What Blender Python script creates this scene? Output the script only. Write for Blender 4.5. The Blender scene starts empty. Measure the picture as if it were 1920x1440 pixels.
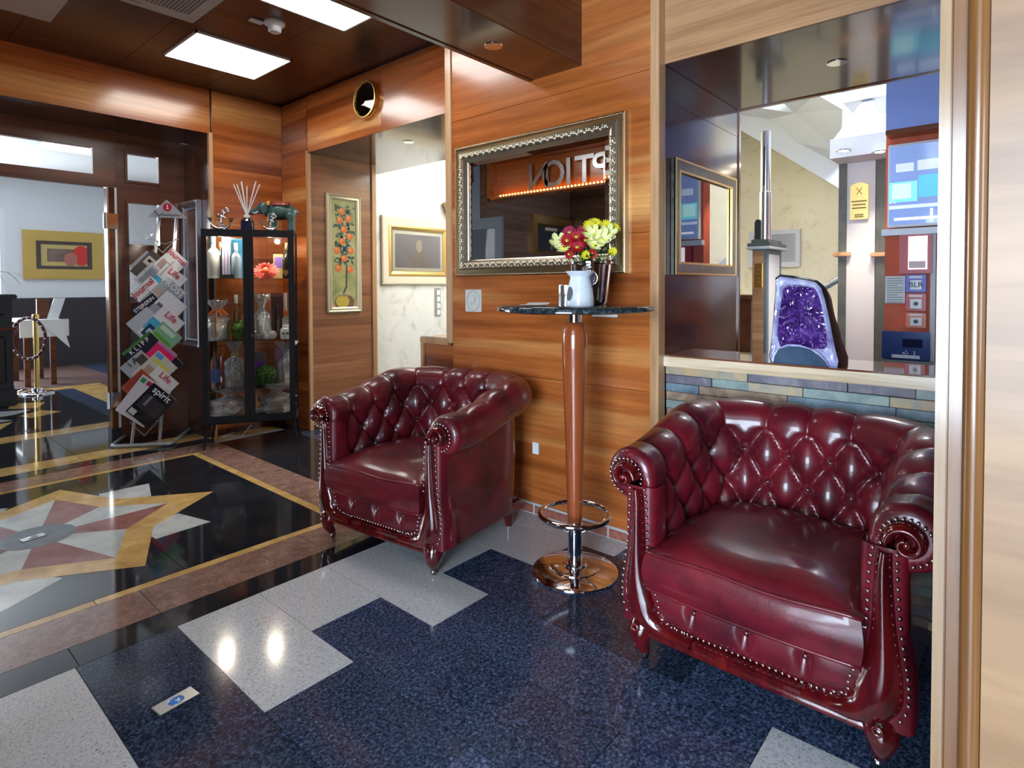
import bpy, bmesh, math, random
from mathutils import Vector, Matrix, noise as mnoise
random.seed(11)
sc = bpy.context.scene
COL = sc.collection
PI = math.pi
# ------------------------------------------------------------------ camera
# axes: +X into the mirror wall, +Y along it (away, to the left of the picture), +Z up
FPX, CPY = 1099.56, 563.16
HEAD, PITCH, ROLL = math.radians(40.90), math.radians(-1.397), math.radians(-0.236)
CAM = Vector((0, 0, 1.25))
_F = Vector((math.cos(HEAD)*math.cos(PITCH), math.sin(HEAD)*math.cos(PITCH), math.sin(PITCH)))
_R = Vector((math.sin(HEAD), -math.cos(HEAD), 0)); _U = _R.cross(_F)
_R = (_R*math.cos(ROLL) + _U*math.sin(ROLL)).normalized(); _U = _R.cross(_F)
cd = bpy.data.cameras.new('camera'); cam = bpy.data.objects.new('camera', cd); COL.objects.link(cam)
cd.sensor_fit = 'HORIZONTAL'; cd.sensor_width = 36; cd.lens = FPX/1920*36
cd.shift_y = -(720-CPY)/1920; cd.clip_start = .02; cd.clip_end = 100
cam.matrix_world = Matrix(((_R.x, _U.x, -_F.x, CAM.x), (_R.y, _U.y, -_F.y, CAM.y), (_R.z, _U.z, -_F.z, CAM.z), (0, 0, 0, 1)))
sc.camera = cam
def ray(px, py): return _F + _R*((px-960)/FPX) + _U*((CPY-py)/FPX)
def at(px, py, ax, val):
    d = ray(px, py); return CAM + d*((val-CAM[ax])/d[ax])
def fl(px, py, z=0): return at(px, py, 2, z)
def onplane(px, py, p0, n):
    d = ray(px, py); n = Vector(n); return CAM + d*((Vector(p0)-CAM).dot(n)/d.dot(n))
# ------------------------------------------------------------------ light
sc.view_settings.view_transform = 'Standard'; sc.view_settings.look = 'None'
sc.view_settings.gamma = 1; sc.view_settings.use_curve_mapping = False
sc.view_settings.exposure = 0.62
sc.cycles.use_denoising = True
sc.cycles.max_bounces = 9; sc.cycles.transparent_max_bounces = 24
sc.cycles.sample_clamp_indirect = 6
w = bpy.data.worlds.new('sky'); sc.world = w; w.use_nodes = True
w.node_tree.nodes['Background'].inputs[0].default_value = (.62, .78, 1, 1)
w.node_tree.nodes['Background'].inputs[1].default_value = 1.3
def area(name, loc, direction, sx, sy, power, col=(1, 1, 1), spread=180):
    l = bpy.data.lights.new(name, 'AREA'); l.shape = 'RECTANGLE'; l.size = sx; l.size_y = sy
    l.energy = power; l.color = col; l.spread = math.radians(spread)
    o = bpy.data.objects.new(name, l); COL.objects.link(o); o.location = loc
    o.rotation_euler = Vector(direction).to_track_quat('-Z', 'Y').to_euler(); return o
# daylight standing in the glazed openings, and an added lamp in the corridor
area('entrance_daylight', (-3.3, -.35, 1.35), (1, .25, -.02), 2.5, 2.2, 360, (.68, .84, 1))
area('street_window_daylight', (-.2, -3.22, 1.5), (.25, 1, -.1), 1.2, 1.5, 40, (.68, .83, 1))  # lamp in an unseen window behind the camera
area('skylight_daylight', (5.65, .55, 4.62), (.3, .18, -1), 2.4, 3.4, 620, (.92, .97, 1))
area('corridor_daylight', (4.6, 3.6, 2.68), (0, .2, -1), 1.6, 1.6, 46, (1, .99, .96))  # fill lamp added under the closed corridor ceiling
area('dining_window_daylight', (.15, 11.3, 1.5), (.1, -1, -.1), 2.3, 1.9, 240, (.85, .93, 1))
# ------------------------------------------------------------------ mesh helpers
class MB:
    def __init__(s, M=None): s.v = []; s.f = []; s.M = M or Matrix()
    def add(s, vs, fs):
        n = len(s.v); s.v += [s.M @ Vector(v) for v in vs]; s.f += [tuple(i+n for i in f) for f in fs]; return s
    def box(s, x0, x1, y0, y1, z0, z1):
        return s.add([(x, y, z) for z in (z0, z1) for y in (y0, y1) for x in (x0, x1)],
                     [(0, 2, 3, 1), (4, 5, 7, 6), (0, 1, 5, 4), (2, 6, 7, 3), (0, 4, 6, 2), (1, 3, 7, 5)])
    def prism(s, pts, off):
        n = len(pts); off = Vector(off); p = [Vector(q) for q in pts]
        return s.add(p+[q+off for q in p], [tuple(range(n-1, -1, -1)), tuple(range(n, 2*n))] +
                     [(i, (i+1) % n, n+(i+1) % n, n+i) for i in range(n)])
    def lathe(s, prof, c=(0, 0, 0), n=24, axis='z', fn=None):
        vs = []; m = len(prof)
        for r, z in prof:
            for k in range(n):
                a = 2*PI*k/n; rr = fn(r, z, a) if fn else r
                p = (rr*math.cos(a), rr*math.sin(a), z)
                if axis == 'x': p = (p[2], p[0], p[1])
                if axis == 'y': p = (p[0], p[2], p[1])
                vs.append((p[0]+c[0], p[1]+c[1], p[2]+c[2]))
        fs = [(j*n+k, j*n+(k+1) % n, (j+1)*n+(k+1) % n, (j+1)*n+k) for j in range(m-1) for k in range(n)]
        if prof[0][0] > 1e-6: fs.append(tuple(range(n-1, -1, -1)))
        if prof[-1][0] > 1e-6: fs.append(tuple(range((m-1)*n, m*n)))
        return s.add(vs, fs)
    def tube(s, path, r, n=8, closed=False, cap=True):
        P = [Vector(p) for p in path]; m = len(P); R = r if isinstance(r, (list, tuple)) else [r]*m
        vs = []; up = None
        for i in range(m):
            a = P[i-1] if (i or closed) else P[i]; b = P[(i+1) % m] if (i < m-1 or closed) else P[i]
            t = (b-a).normalized() if (b-a).length > 1e-9 else Vector((0, 0, 1))
            if up is None: up = t.orthogonal().normalized()
            up = (up - t*up.dot(t)); up = up.normalized() if up.length > 1e-6 else t.orthogonal().normalized()
            sd = t.cross(up)
            for k in range(n):
                q = 2*PI*k/n; vs.append(P[i]+(up*math.cos(q)+sd*math.sin(q))*R[i])
        fs = [(j*n+k, j*n+(k+1) % n, ((j+1) % m)*n+(k+1) % n, ((j+1) % m)*n+k) for j in range(m if closed else m-1) for k in range(n)]
        if cap and not closed: fs += [tuple(range(n-1, -1, -1)), tuple(range((m-1)*n, m*n))]
        return s.add(vs, fs)
    def ball(s, c, r, nu=12, nv=8):
        r = r if isinstance(r, (tuple, list)) else (r, r, r); vs = []
        for j in range(nv+1):
            t = PI*j/nv
            for k in range(nu):
                a = 2*PI*k/nu; vs.append((c[0]+r[0]*math.sin(t)*math.cos(a), c[1]+r[1]*math.sin(t)*math.sin(a), c[2]-r[2]*math.cos(t)))
        return s.add(vs, [(j*nu+k, j*nu+(k+1) % nu, (j+1)*nu+(k+1) % nu, (j+1)*nu+k) for j in range(nv) for k in range(nu)])
    def torus(s, c, R, r, M=None, n=32, m=8):
        M = M or Matrix(); p = [Vector(c)+(M.to_3x3() @ Vector((R*math.cos(2*PI*k/n), R*math.sin(2*PI*k/n), 0))) for k in range(n)]
        return s.tube(p, r, m, closed=True)
    def grid(s, rows, close=False):
        m = len(rows); n = len(rows[0]); vs = [p for r in rows for p in r]
        return s.add(vs, [(j*n+k, j*n+(k+1) % n, (j+1)*n+(k+1) % n, (j+1)*n+k) for j in range(m-1) for k in range(n if close else n-1)])
    def build(s, name, mat, parent=None, smooth=False, bevel=0, world=False, seg=2, angle=40):
        me = bpy.data.meshes.new(name); vs = s.v
        if parent is not None and world:
            inv = WM[parent.name].inverted(); vs = [inv @ v for v in vs]
        me.from_pydata([tuple(v) for v in vs], [], s.f)
        bm = bmesh.new(); bm.from_mesh(me); bmesh.ops.remove_doubles(bm, verts=bm.verts, dist=1e-5)
        bmesh.ops.recalc_face_normals(bm, faces=bm.faces)
        if bevel:
            es = [e for e in bm.edges if len(e.link_faces) == 2 and e.calc_face_angle(0) > .5]
            bmesh.ops.bevel(bm, geom=es, offset=bevel, segments=seg, affect='EDGES', clamp_overlap=True)
        if smooth:
            for f in bm.faces: f.smooth = True
            for e in bm.edges:
                if len(e.link_faces) == 2 and e.calc_face_angle(0) > math.radians(angle): e.smooth = False
        bm.to_mesh(me); bm.free()
        return link(name, me, mat, parent)
WM = {}
def link(name, me, mat, parent=None):
    o = bpy.data.objects.new(name, me); COL.objects.link(o)
    if mat is not None:
        me.materials.clear(); me.materials.append(mat)
    if parent is not None: o.parent = parent; WM[o.name] = WM[parent.name]
    else: WM[o.name] = Matrix()
    return o
def tag(o, label, cat, group=None, kind=None):
    if label: o['label'] = label
    if cat: o['category'] = cat
    if group: o['group'] = group
    if kind: o['kind'] = kind
    return o
def thing(name, label, cat, loc=(0, 0, 0), rz=0, group=None):
    o = bpy.data.objects.new(name, None); COL.objects.link(o); o.empty_display_size = .1
    o.location = loc; o.rotation_euler = (0, 0, rz)
    WM[o.name] = Matrix.Translation(Vector(loc)) @ Matrix.Rotation(rz, 4, 'Z')
    return tag(o, label, cat, group)
def struct(name, mb, mat, **k): return tag(mb.build(name, mat, **k), None, None, kind='structure')
def copy_obj(src, loc, rz, name=None):
    c = src.copy(); COL.objects.link(c); c.location = loc; c.rotation_euler = (0, 0, rz)
    WM[c.name] = Matrix.Translation(Vector(loc)) @ Matrix.Rotation(rz, 4, 'Z')
    for ch in list(src.children):
        k = ch.copy(); COL.objects.link(k); k.parent = c; WM[k.name] = WM[c.name]
        for g in list(ch.children):
            q = g.copy(); COL.objects.link(q); q.parent = k; WM[q.name] = WM[c.name]
    return c
def inst(src, name, M, parent):
    o = bpy.data.objects.new(name, src.data); COL.objects.link(o); o.parent = parent; o.matrix_basis = M; WM[o.name] = WM[parent.name]; return o
def text(name, body, size, M, mat, parent=None, extrude=.001, shear=0, align='CENTER', sx=1):
    cu = bpy.data.curves.new(name, 'FONT'); cu.body = body; cu.size = size; cu.extrude = extrude
    cu.align_x = align; cu.align_y = 'CENTER'; cu.shear = shear; cu.resolution_u = 3; cu.offset = size*.012
    t = bpy.data.objects.new('t', cu); COL.objects.link(t)
    me = bpy.data.meshes.new_from_object(t.evaluated_get(bpy.context.evaluated_depsgraph_get()))
    bpy.data.objects.remove(t); bpy.data.curves.remove(cu)
    W = M @ Matrix.Diagonal((sx, 1, 1, 1))
    if parent is not None: W = WM[parent.name].inverted() @ W
    me.transform(W); me.name = name
    return link(name, me, mat, parent)
def frameM(o, ex, ey):
    ex = Vector(ex).normalized(); ey = Vector(ey); ey = (ey-ex*ey.dot(ex)).normalized(); ez = ex.cross(ey); o = Vector(o)
    return Matrix(((ex.x, ey.x, ez.x, o.x), (ex.y, ey.y, ez.y, o.y), (ex.z, ey.z, ez.z, o.z), (0, 0, 0, 1)))
def remesh(mb, name, mat, parent=None, voxel=.01, smooth_it=4):
    o = mb.build(name, mat, parent)
    m = o.modifiers.new('r', 'REMESH'); m.mode = 'VOXEL'; m.voxel_size = voxel
    s = o.modifiers.new('s', 'SMOOTH'); s.iterations = smooth_it; s.factor = .5
    me = bpy.data.meshes.new_from_object(o.evaluated_get(bpy.context.evaluated_depsgraph_get()))
    o.modifiers.clear(); o.data = me; me.materials.clear(); me.materials.append(mat)
    for p in me.polygons: p.use_smooth = True
    return o
# ------------------------------------------------------------------ materials
MATS = {}
def base_mat(name):
    m = bpy.data.materials.new(name); m.use_nodes = True; MATS[name] = m
    nt = m.node_tree; return m, nt, nt.nodes['Principled BSDF']
def setp(b, col=None, rough=None, metal=None, coat=None, spec=None, emit=None, es=0, trans=None, ior=None, coatr=.06):
    if col is not None: b.inputs['Base Color'].default_value = (*col, 1)
    if rough is not None: b.inputs['Roughness'].default_value = rough
    if metal is not None: b.inputs['Metallic'].default_value = metal
    if coat is not None: b.inputs['Coat Weight'].default_value = coat; b.inputs['Coat Roughness'].default_value = coatr
    if spec is not None: b.inputs['Specular IOR Level'].default_value = spec
    if emit is not None: b.inputs['Emission Color'].default_value = (*emit, 1); b.inputs['Emission Strength'].default_value = es
    if trans is not None: b.inputs['Transmission Weight'].default_value = trans
    if ior is not None: b.inputs['IOR'].default_value = ior
def flat(name, col, rough=.5, **k):
    if name in MATS: return MATS[name]
    m, nt, b = base_mat(name); setp(b, col, rough, **k); return m
def ramp(nt, stops):
    r = nt.nodes.new('ShaderNodeValToRGB'); e = r.color_ramp.elements
    while len(e) < len(stops): e.new(.5)
    for q, (p, c) in zip(e, stops): q.position = p; q.color = (*c, 1)
    return r
def coords(nt, scale, jitter=True, obj=False):
    if obj: src = nt.nodes.new('ShaderNodeTexCoord').outputs['Object']
    else: src = nt.nodes.new('ShaderNodeNewGeometry').outputs['Position']
    mp = nt.nodes.new('ShaderNodeMapping'); mp.inputs['Scale'].default_value = scale
    if jitter:
        oi = nt.nodes.new('ShaderNodeObjectInfo'); mu = nt.nodes.new('ShaderNodeMath'); mu.operation = 'MULTIPLY'; mu.inputs[1].default_value = 3.7
        nt.links.new(oi.outputs['Random'], mu.inputs[0]); ad = nt.nodes.new('ShaderNodeVectorMath'); ad.operation = 'ADD'
        nt.links.new(src, ad.inputs[0]); nt.links.new(mu.outputs[0], ad.inputs[1]); src = ad.outputs[0]
    nt.links.new(src, mp.inputs['Vector']); return mp.outputs[0]
def noise(nt, vec, scale, detail=4, rough=.55, dist=0):
    n = nt.nodes.new('ShaderNodeTexNoise'); n.inputs['Scale'].default_value = scale; n.inputs['Detail'].default_value = detail
    n.inputs['Roughness'].default_value = rough; n.inputs['Distortion'].default_value = dist
    nt.links.new(vec, n.inputs['Vector']); return n.outputs[0]
def mixc(nt, a, b, f, mode='MIX'):
    n = nt.nodes.new('ShaderNodeMix'); n.data_type = 'RGBA'; n.blend_type = mode
    for s, v in ((6, a), (7, b), (0, f)):
        if hasattr(v, 'is_output'): nt.links.new(v, n.inputs[s])
        else: n.inputs[s].default_value = (*v, 1) if s else v
    return n.outputs[2]
def bump(nt, b, h, strength=.2, dist=.002):
    n = nt.nodes.new('ShaderNodeBump'); n.inputs['Strength'].default_value = strength; n.inputs['Distance'].default_value = dist
    nt.links.new(h, n.inputs['Height']); nt.links.new(n.outputs[0], b.inputs['Normal'])
def wood(name, c1, c2, c3, grain='y', rough=.22, coat=.35, across=7, coatr=.12, wav=.6):
    m, nt, b = base_mat(name)
    sv = {'x': (.28, across, across), 'y': (across, .28, across), 'z': (across, across, .28)}[grain]
    v = coords(nt, sv)
    n1 = noise(nt, v, .55, 3, .5, wav); n2 = noise(nt, v, 2.6, 5, .6, .3); n3 = noise(nt, v, 14, 3, .5)
    r1 = ramp(nt, [(.34, c1), (.46, c2), (.56, c2), (.67, c3)]); nt.links.new(n1, r1.inputs[0])
    r2 = ramp(nt, [(.35, (.62, .56, .52)), (.62, (1, 1, 1))]); nt.links.new(n2, r2.inputs[0])
    r3 = ramp(nt, [(.38, (.80, .77, .74)), (.55, (1, 1, 1))]); nt.links.new(n3, r3.inputs[0])
    c = mixc(nt, r1.outputs[0], r2.outputs[0], .8, 'MULTIPLY'); c = mixc(nt, c, r3.outputs[0], .7, 'MULTIPLY')
    nt.links.new(c, b.inputs['Base Color']); setp(b, rough=rough, coat=coat, coatr=coatr); bump(nt, b, n3, .06, .001); return m
def stone(name, stops, scale, rough=.12, detail=6, s2=None, c2=None, coat=0, stretch=(1, 1, 1), dist=.5, spec=.5, var=False):
    m, nt, b = base_mat(name); v = coords(nt, stretch)
    n = noise(nt, v, scale, detail, .6, dist); r = ramp(nt, stops); nt.links.new(n, r.inputs[0]); c = r.outputs[0]
    if var:
        oi = nt.nodes.new('ShaderNodeObjectInfo'); vr = ramp(nt, [(0, (.55, .55, .55)), (.5, (.9, .9, .92)), (1, (1.5, 1.5, 1.6))]); nt.links.new(oi.outputs['Random'], vr.inputs[0]); c = mixc(nt, c, vr.outputs[0], 1, 'MULTIPLY')
    if s2:
        q = noise(nt, v, s2, 2, .5); rr = ramp(nt, c2); nt.links.new(q, rr.inputs[0]); c = mixc(nt, c, rr.outputs[0], .85, 'MULTIPLY')
    nt.links.new(c, b.inputs['Base Color']); setp(b, rough=rough, coat=coat, spec=spec); return m
def thin_glass(name, tint=(1, 1, 1), base=.04, rough=.0, ior=1.45, bumps=0, milky=0):
    m = bpy.data.materials.new(name); m.use_nodes = True; MATS[name] = m; nt = m.node_tree; nt.nodes.clear()
    out = nt.nodes.new('ShaderNodeOutputMaterial'); mx = nt.nodes.new('ShaderNodeMixShader')
    tr = nt.nodes.new('ShaderNodeBsdfTransparent'); tr.inputs[0].default_value = (*tint, 1)
    gl = nt.nodes.new('ShaderNodeBsdfGlossy'); gl.inputs['Roughness'].default_value = rough
    fr = nt.nodes.new('ShaderNodeFresnel'); fr.inputs[0].default_value = ior
    ad = nt.nodes.new('ShaderNodeMath'); ad.operation = 'ADD'; ad.inputs[1].default_value = base; ad.use_clamp = True
    nt.links.new(fr.outputs[0], ad.inputs[0]); nt.links.new(ad.outputs[0], mx.inputs[0])
    src = tr.outputs[0]
    if milky:
        df = nt.nodes.new('ShaderNodeBsdfDiffuse'); df.inputs[0].default_value = (.85, .86, .88, 1); m2 = nt.nodes.new('ShaderNodeMixShader'); m2.inputs[0].default_value = milky
        nt.links.new(tr.outputs[0], m2.inputs[1]); nt.links.new(df.outputs[0], m2.inputs[2]); src = m2.outputs[0]
    nt.links.new(src, mx.inputs[1]); nt.links.new(gl.outputs[0], mx.inputs[2]); nt.links.new(mx.outputs[0], out.inputs[0])
    if bumps:
        v = coords(nt, (1, 1, 1)); h = noise(nt, v, bumps, 4, .6, 1.5)
        bp = nt.nodes.new('ShaderNodeBump'); bp.inputs['Strength'].default_value = 1; bp.inputs['Distance'].default_value = .02
        nt.links.new(h, bp.inputs['Height']); nt.links.new(bp.outputs[0], gl.inputs['Normal']); nt.links.new(bp.outputs[0], fr.inputs['Normal'])
    return m
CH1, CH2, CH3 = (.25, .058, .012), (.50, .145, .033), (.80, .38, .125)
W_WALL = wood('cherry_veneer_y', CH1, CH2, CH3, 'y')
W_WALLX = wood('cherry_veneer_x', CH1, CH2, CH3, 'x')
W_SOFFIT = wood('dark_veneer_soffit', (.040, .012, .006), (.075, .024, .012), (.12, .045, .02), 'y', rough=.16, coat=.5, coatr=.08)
W_DARKX = wood('dark_veneer_x', (.07, .020, .009), (.13, .042, .018), (.20, .075, .03), 'x', rough=.18, coat=.4)
W_HEAD = wood('oak_header', (.36, .17, .075), (.50, .27, .13), (.62, .37, .19), 'y', rough=.35, coat=.15)
W_CEIL = wood('dark_ceiling_veneer', (.045, .014, .009), (.075, .024, .014), (.10, .034, .02), 'x', rough=.30, coat=.15, coatr=.25)
W_TRIM = wood('beech_trim', (.42, .22, .10), (.60, .34, .17), (.74, .48, .27), 'z', rough=.3, coat=.2)
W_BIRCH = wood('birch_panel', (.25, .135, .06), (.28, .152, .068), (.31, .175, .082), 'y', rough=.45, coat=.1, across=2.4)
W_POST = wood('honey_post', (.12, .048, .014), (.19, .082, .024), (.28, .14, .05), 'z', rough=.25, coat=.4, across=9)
W_COUNTER = wood('maple_counter', (.68, .48, .29), (.82, .64, .43), (.90, .76, .57), 'y', rough=.18, coat=.6)
W_COUNTER_TOP = wood('red_counter_top', (.14, .045, .022), (.2, .07, .035), (.28, .11, .05), 'y', rough=.10, coat=.8, coatr=.04)
W_POLE = wood('cherry_pole', (.26, .055, .016), (.36, .085, .026), (.45, .13, .045), 'z', rough=.2, coat=.7, coatr=.05)
W_DOOR = wood('door_veneer', (.085, .026, .012), (.14, .045, .02), (.20, .07, .03), 'x', rough=.28, coat=.2)
BLACK_STONE = stone('black_marble', [(.35, (.008, .009, .012)), (.7, (.02, .021, .025))], 3, .06)
YEL_STONE = stone('ochre_marble', [(.3, (.36, .20, .06)), (.6, (.56, .36, .13)), (.8, (.70, .52, .27))], 7, .09)
PINK_STONE = stone('pink_granite', [(.3, (.18, .098, .078)), (.7, (.34, .205, .165))], 18, .10, s2=160, c2=[(.4, (.6, .55, .5)), (.6, (1, 1, 1))])
WHITE_STONE = stone('white_marble', [(.3, (.36, .38, .38)), (.6, (.52, .54, .53))], 6, .09, s2=2.5, c2=[(.35, (.8, .82, .8)), (.6, (1, 1, 1))])
RED_STONE = stone('red_marble', [(.3, (.17, .060, .052)), (.7, (.30, .125, .11))], 9, .09)
GREY_STONE = stone('grey_slate_disc', [(.3, (.10, .12, .145)), (.7, (.17, .19, .22))], 12, .12)
DARK_GRAN = stone('blue_black_granite', [(.38, (.010, .016, .032)), (.52, (.034, .052, .10)), (.66, (.105, .145, .23)), (.78, (.30, .38, .48))], 110, .10, 4, var=True)
WHITE_GRAN = stone('light_granite', [(.30, (.18, .18, .19)), (.41, (.44, .445, .46)), (.6, (.58, .585, .60))], 150, .11, 4)
GROUT = flat('grout', (.16, .18, .22), .6)
CHROME = flat('chrome', (.78, .80, .83), .06, metal=1)
STEEL = flat('brushed_steel', (.55, .56, .58), .28, metal=1)
BRASS = flat('brass', (.75, .50, .16), .22, metal=1)
GOLD = flat('old_gold', (.62, .42, .16), .32, metal=1)
SILVERGOLD = flat('antique_silver_gilt', (.58, .52, .40), .30, metal=1)
BLACKP = flat('black_paint', (.012, .013, .016), .45)
WHITEP = flat('white_paint', (.72, .73, .74), .5)
WHITEG = flat('white_glaze', (.78, .80, .83), .15)
GLASS = thin_glass('clear_glass')
MIRROR = flat('mirror_silvering', (.90, .91, .92), .0, metal=1)
PLASTER = stone('mottled_plaster', [(.25, (.50, .52, .48)), (.45, (.78, .79, .76)), (.8, (.86, .87, .85))], 5, .7, 6, dist=1.2)
CREAM = stone('cream_stipple_plaster', [(.25, (.74, .62, .38)), (.42, (.92, .82, .56)), (.8, (.95, .87, .65))], 6, .7, 6, dist=1.2)
# ================================================================== the setting
D, D2, YB, YD, ZC = 2.49, 2.68, 5.08, 5.61, 2.88
# ---- floor: bed, granite tiles, bands and the star inlay
floor = struct('floor', MB().box(-3.6, 9, -3.5, 12, -.08, -.006), GROUT)
def slab(name, x0, x1, y0, y1, mat, g=.0013, z=0.0, parent=None):
    o = MB().box(x0+g, x1-g, y0+g, y1-g, -.006, z).build(name, mat, parent or floor); return o
strips = [(-.425, -.12, 1.78, 9), (-.12, .187, 1.5, 9), (.187, .493, 1.66, -1), (.493, .80, 1.92, 9), (.80, 1.107, 1.663, 1.663), (1.107, 1.413, 1.93, 1.93),
          (1.413, 1.712, 1.615, 1.615), (1.712, 2.02, 1.89, 1.89), (2.02, 2.33, 1.62, 1.62), (2.33, 2.56, 1.40, 1.40)]
for x0, x1, s0, wh in strips:
    ys = [2.335]; y = s0
    while y > -.75: ys.append(y); y -= .55
    for a, b in zip(ys, ys[1:]):
        m = WHITE_GRAN if (b >= wh-.01 and wh < 9) or wh == -1 else DARK_GRAN
        if abs(x0-1.413) < .01 and a < .53: m = WHITE_GRAN
        slab('tile', x0, x1, b, a, m)
for nm, r in (('paving', (-3.5, -.425, -3.4, 2.335)), ('paving', (-.425, 2.56, -3.4, -.75)), ('paving', (-3.5, -.55, 2.335, 5.6)), ('paving', (2.56, 8.9, -3.4, 11.9)), ('paving', (-3.5, -.55, 5.6, 11.9))):
    slab(nm, *r, DARK_GRAN)
for x0, x1 in ((-.55, .503), (.503, 1.25), (1.25, 2.0), (2.0, 2.56)): slab('border_tile', x0, x1, 2.335, 2.48, BLACK_STONE)
for x0, x1 in ((-.55, .02), (.02, .795), (.795, 1.5), (1.5, 2.0)): slab('border_tile', x0, x1, 2.48, 2.735, PINK_STONE)
PX0, PX1, PY0, PY1 = -.495, 1.775, 2.735, 4.70
for x0, x1 in ((PX0, .65), (.65, PX1)):
    slab('border_tile', x0, x1, PY0, PY0+.048, YEL_STONE); slab('border_tile', x0, x1, PY1-.048, PY1, YEL_STONE)
for y0, y1 in ((PY0+.048, 3.7), (3.7, PY1-.048)): slab('border_tile', PX1-.05, PX1, y0, y1, YEL_STONE)
slab('border_tile', -.55, PX0+.03, PY0+.048, PY1-.048, YEL_STONE)
fx = [PX0+.03, .26, .99, PX1-.05]; fy = [PY0+.048, 3.39, 4.04, PY1-.048]
for i in range(3):
    for j in range(3): slab('field_tile', fx[i], fx[i+1], fy[j], fy[j+1], BLACK_STONE)
for y0, y1 in ((2.735, 3.5), (3.5, 4.3), (4.3, 4.70)): slab('border_tile', PX1, 2.0, y0, y1, PINK_STONE)
for y0, y1 in ((2.48, 3.1), (3.1, 3.7), (3.7, 4.3), (4.3, 4.86)): slab('border_tile', 2.0, 2.56, y0, y1, BLACK_STONE)
slab('inlay_piece', 2.0, 2.56, 4.93, 5.09, YEL_STONE); slab('inlay_piece', 2.0, 2.56, 4.86, 4.93, WHITE_STONE)
for x0, x1 in ((-.55, .3), (.3, 1.15), (1.15, 2.0)):
    slab('border_tile', x0, x1, 4.70, 4.93, PINK_STONE); slab('border_tile', x0, x1, 4.93, 5.09, BLACK_STONE); slab('border_tile', x0, x1, 5.09, 5.32, YEL_STONE)
    slab('border_tile', x0, x1, 5.32, 6.17, BLACK_STONE); slab('border_tile', x0, x1, 6.17, 6.42, YEL_STONE)
slab('border_tile', 2.0, 2.56, 5.09, 6.42, BLACK_STONE)
slab('field_tile', -.55, 1.72, 6.42, 8.9, BLACK_STONE); slab('border_tile', 1.72, 1.92, 6.42, 8.9, DARK_GRAN)
slab('border_tile', 1.92, 2.25, 6.42, 9.15, YEL_STONE); slab('border_tile', -.55, 1.92, 8.9, 9.15, YEL_STONE)
CARPET = stone('brown_carpet', [(.3, (.05, .028, .025)), (.7, (.085, .05, .042))], 90, .95, spec=.1)
slab('carpet', 2.25, 2.56, 6.42, 9.15, CARPET); slab('carpet', -.55, 2.56, 9.15, 11.9, CARPET)
CX, CY = .64, 3.717
def pol(r, deg): return Vector((CX+r*math.cos(math.radians(deg)), CY+r*math.sin(math.radians(deg)), -.005))
def piece(pts, mat, h): MB().prism(pts, (0, 0, .005+h)).build('inlay_piece', mat, floor)
for k in range(5):
    a = 72*k
    # white points of the rear star, clipped by the ochre star in front of them
    piece([pol(.80, a+36), pol(.615, a+52), pol(.45, a+36), pol(.615, a+20)], WHITE_STONE, .0004)
    T, t = pol(.85 if k == 0 else .80, a), pol(.60, a)
    for s in (1, -1):
        I, i2 = pol(.525, a+36*s), pol(.40, a+36*s)
        piece([T, I, i2, t] if s > 0 else [T, t, i2, I], YEL_STONE, .0008)
        c1 = pol(.13, a); c2 = pol(.13, a+36*s)
        piece([t, i2, c2, c1] if s > 0 else [t, c1, c2, i2], RED_STONE if s < 0 else WHITE_STONE, .0008)
piece([pol(.158, q*10) for q in range(36)], GREY_STONE, .0014)
for p in (((15, 767), (20, 757), (85, 754), (70, 765)), ((37, 780), (75, 769), (117, 771), (58, 784)), ((0, 806), (0, 795), (24, 791))):
    MB().prism([Vector((*fl(*q)[:2], -.005)) for q in p], (0, 0, .0056)).build('inlay_piece', YEL_STONE, floor)
for p in (((0, 782), (0, 772), (58, 768), (30, 777)), ((0, 792), (0, 787), (25, 788))):
    MB().prism([Vector((*fl(*q)[:2], -.005)) for q in p], (0, 0, .0056)).build('inlay_piece', WHITE_STONE, floor)
# ---- ceiling
ceil = struct('ceiling', MB().box(-3.6, 3.7, -3.5, 5.75, ZC+.012, ZC+.1), W_CEIL)
for i in range(-6, 5):
    for j in range(-3, 5):
        x0, y0 = .17+i*.61, 1.14+j*1.22
        if x0 > -3.6 and x0+.61 < 3.1 and y0 > -3.5 and y0 < 5: MB().box(x0+.0015, x0+.6085, y0+.0015, min(y0+1.2185, 5.2), ZC, ZC+.012).build('panel', W_CEIL, ceil)
# ---- the mirror wall: pier, half wall, passage header, jamb; panels 0.75 m high
def panels(parent, ax, val, thick, u0, u1, zs, mat, usplit=()):
    us = [u0, *usplit, u1]
    for a, b in zip(us, us[1:]):
        for z0, z1 in zip(zs, zs[1:]):
            g = .0012; lo, hi = min(val, val+thick), max(val, val+thick)
            m = MB()
            if ax == 0: m.box(lo, hi, a+g, b-g, z0+g, z1-g)
            else: m.box(a+g, b-g, lo, hi, z0+g, z1-g)
            m.build('panel', mat, parent)
ZR = [.0, .75, 1.5, 2.25, ZC]
wr = struct('wall_right', MB().box(D+.012, D2+.05, 1.267, 2.676, 0, ZC).box(D+.012, D2, 2.676, 2.92, 0, .885), W_SOFFIT)
panels(wr, 0, D, .012, 1.30, 2.64, [.06, .75, 1.5, 2.25, ZC], W_WALL); panels(wr, 0, D, .012, 2.64, 2.915, [.06, .75, .885], W_WALL)
wp = struct('wall_passage', MB().box(D2+.012, 3.68, 2.676, 4.64, 2.412, ZC+.05).box(D2+.012, 3.36, 4.652, 5.3, 0, ZC), W_SOFFIT)
panels(wp, 0, D2, .012, 2.676, 4.64, [2.40, ZC], W_WALL, (3.6,)); panels(wp, 0, D2, .012, 4.65, YB, ZR, W_WALL)
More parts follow.
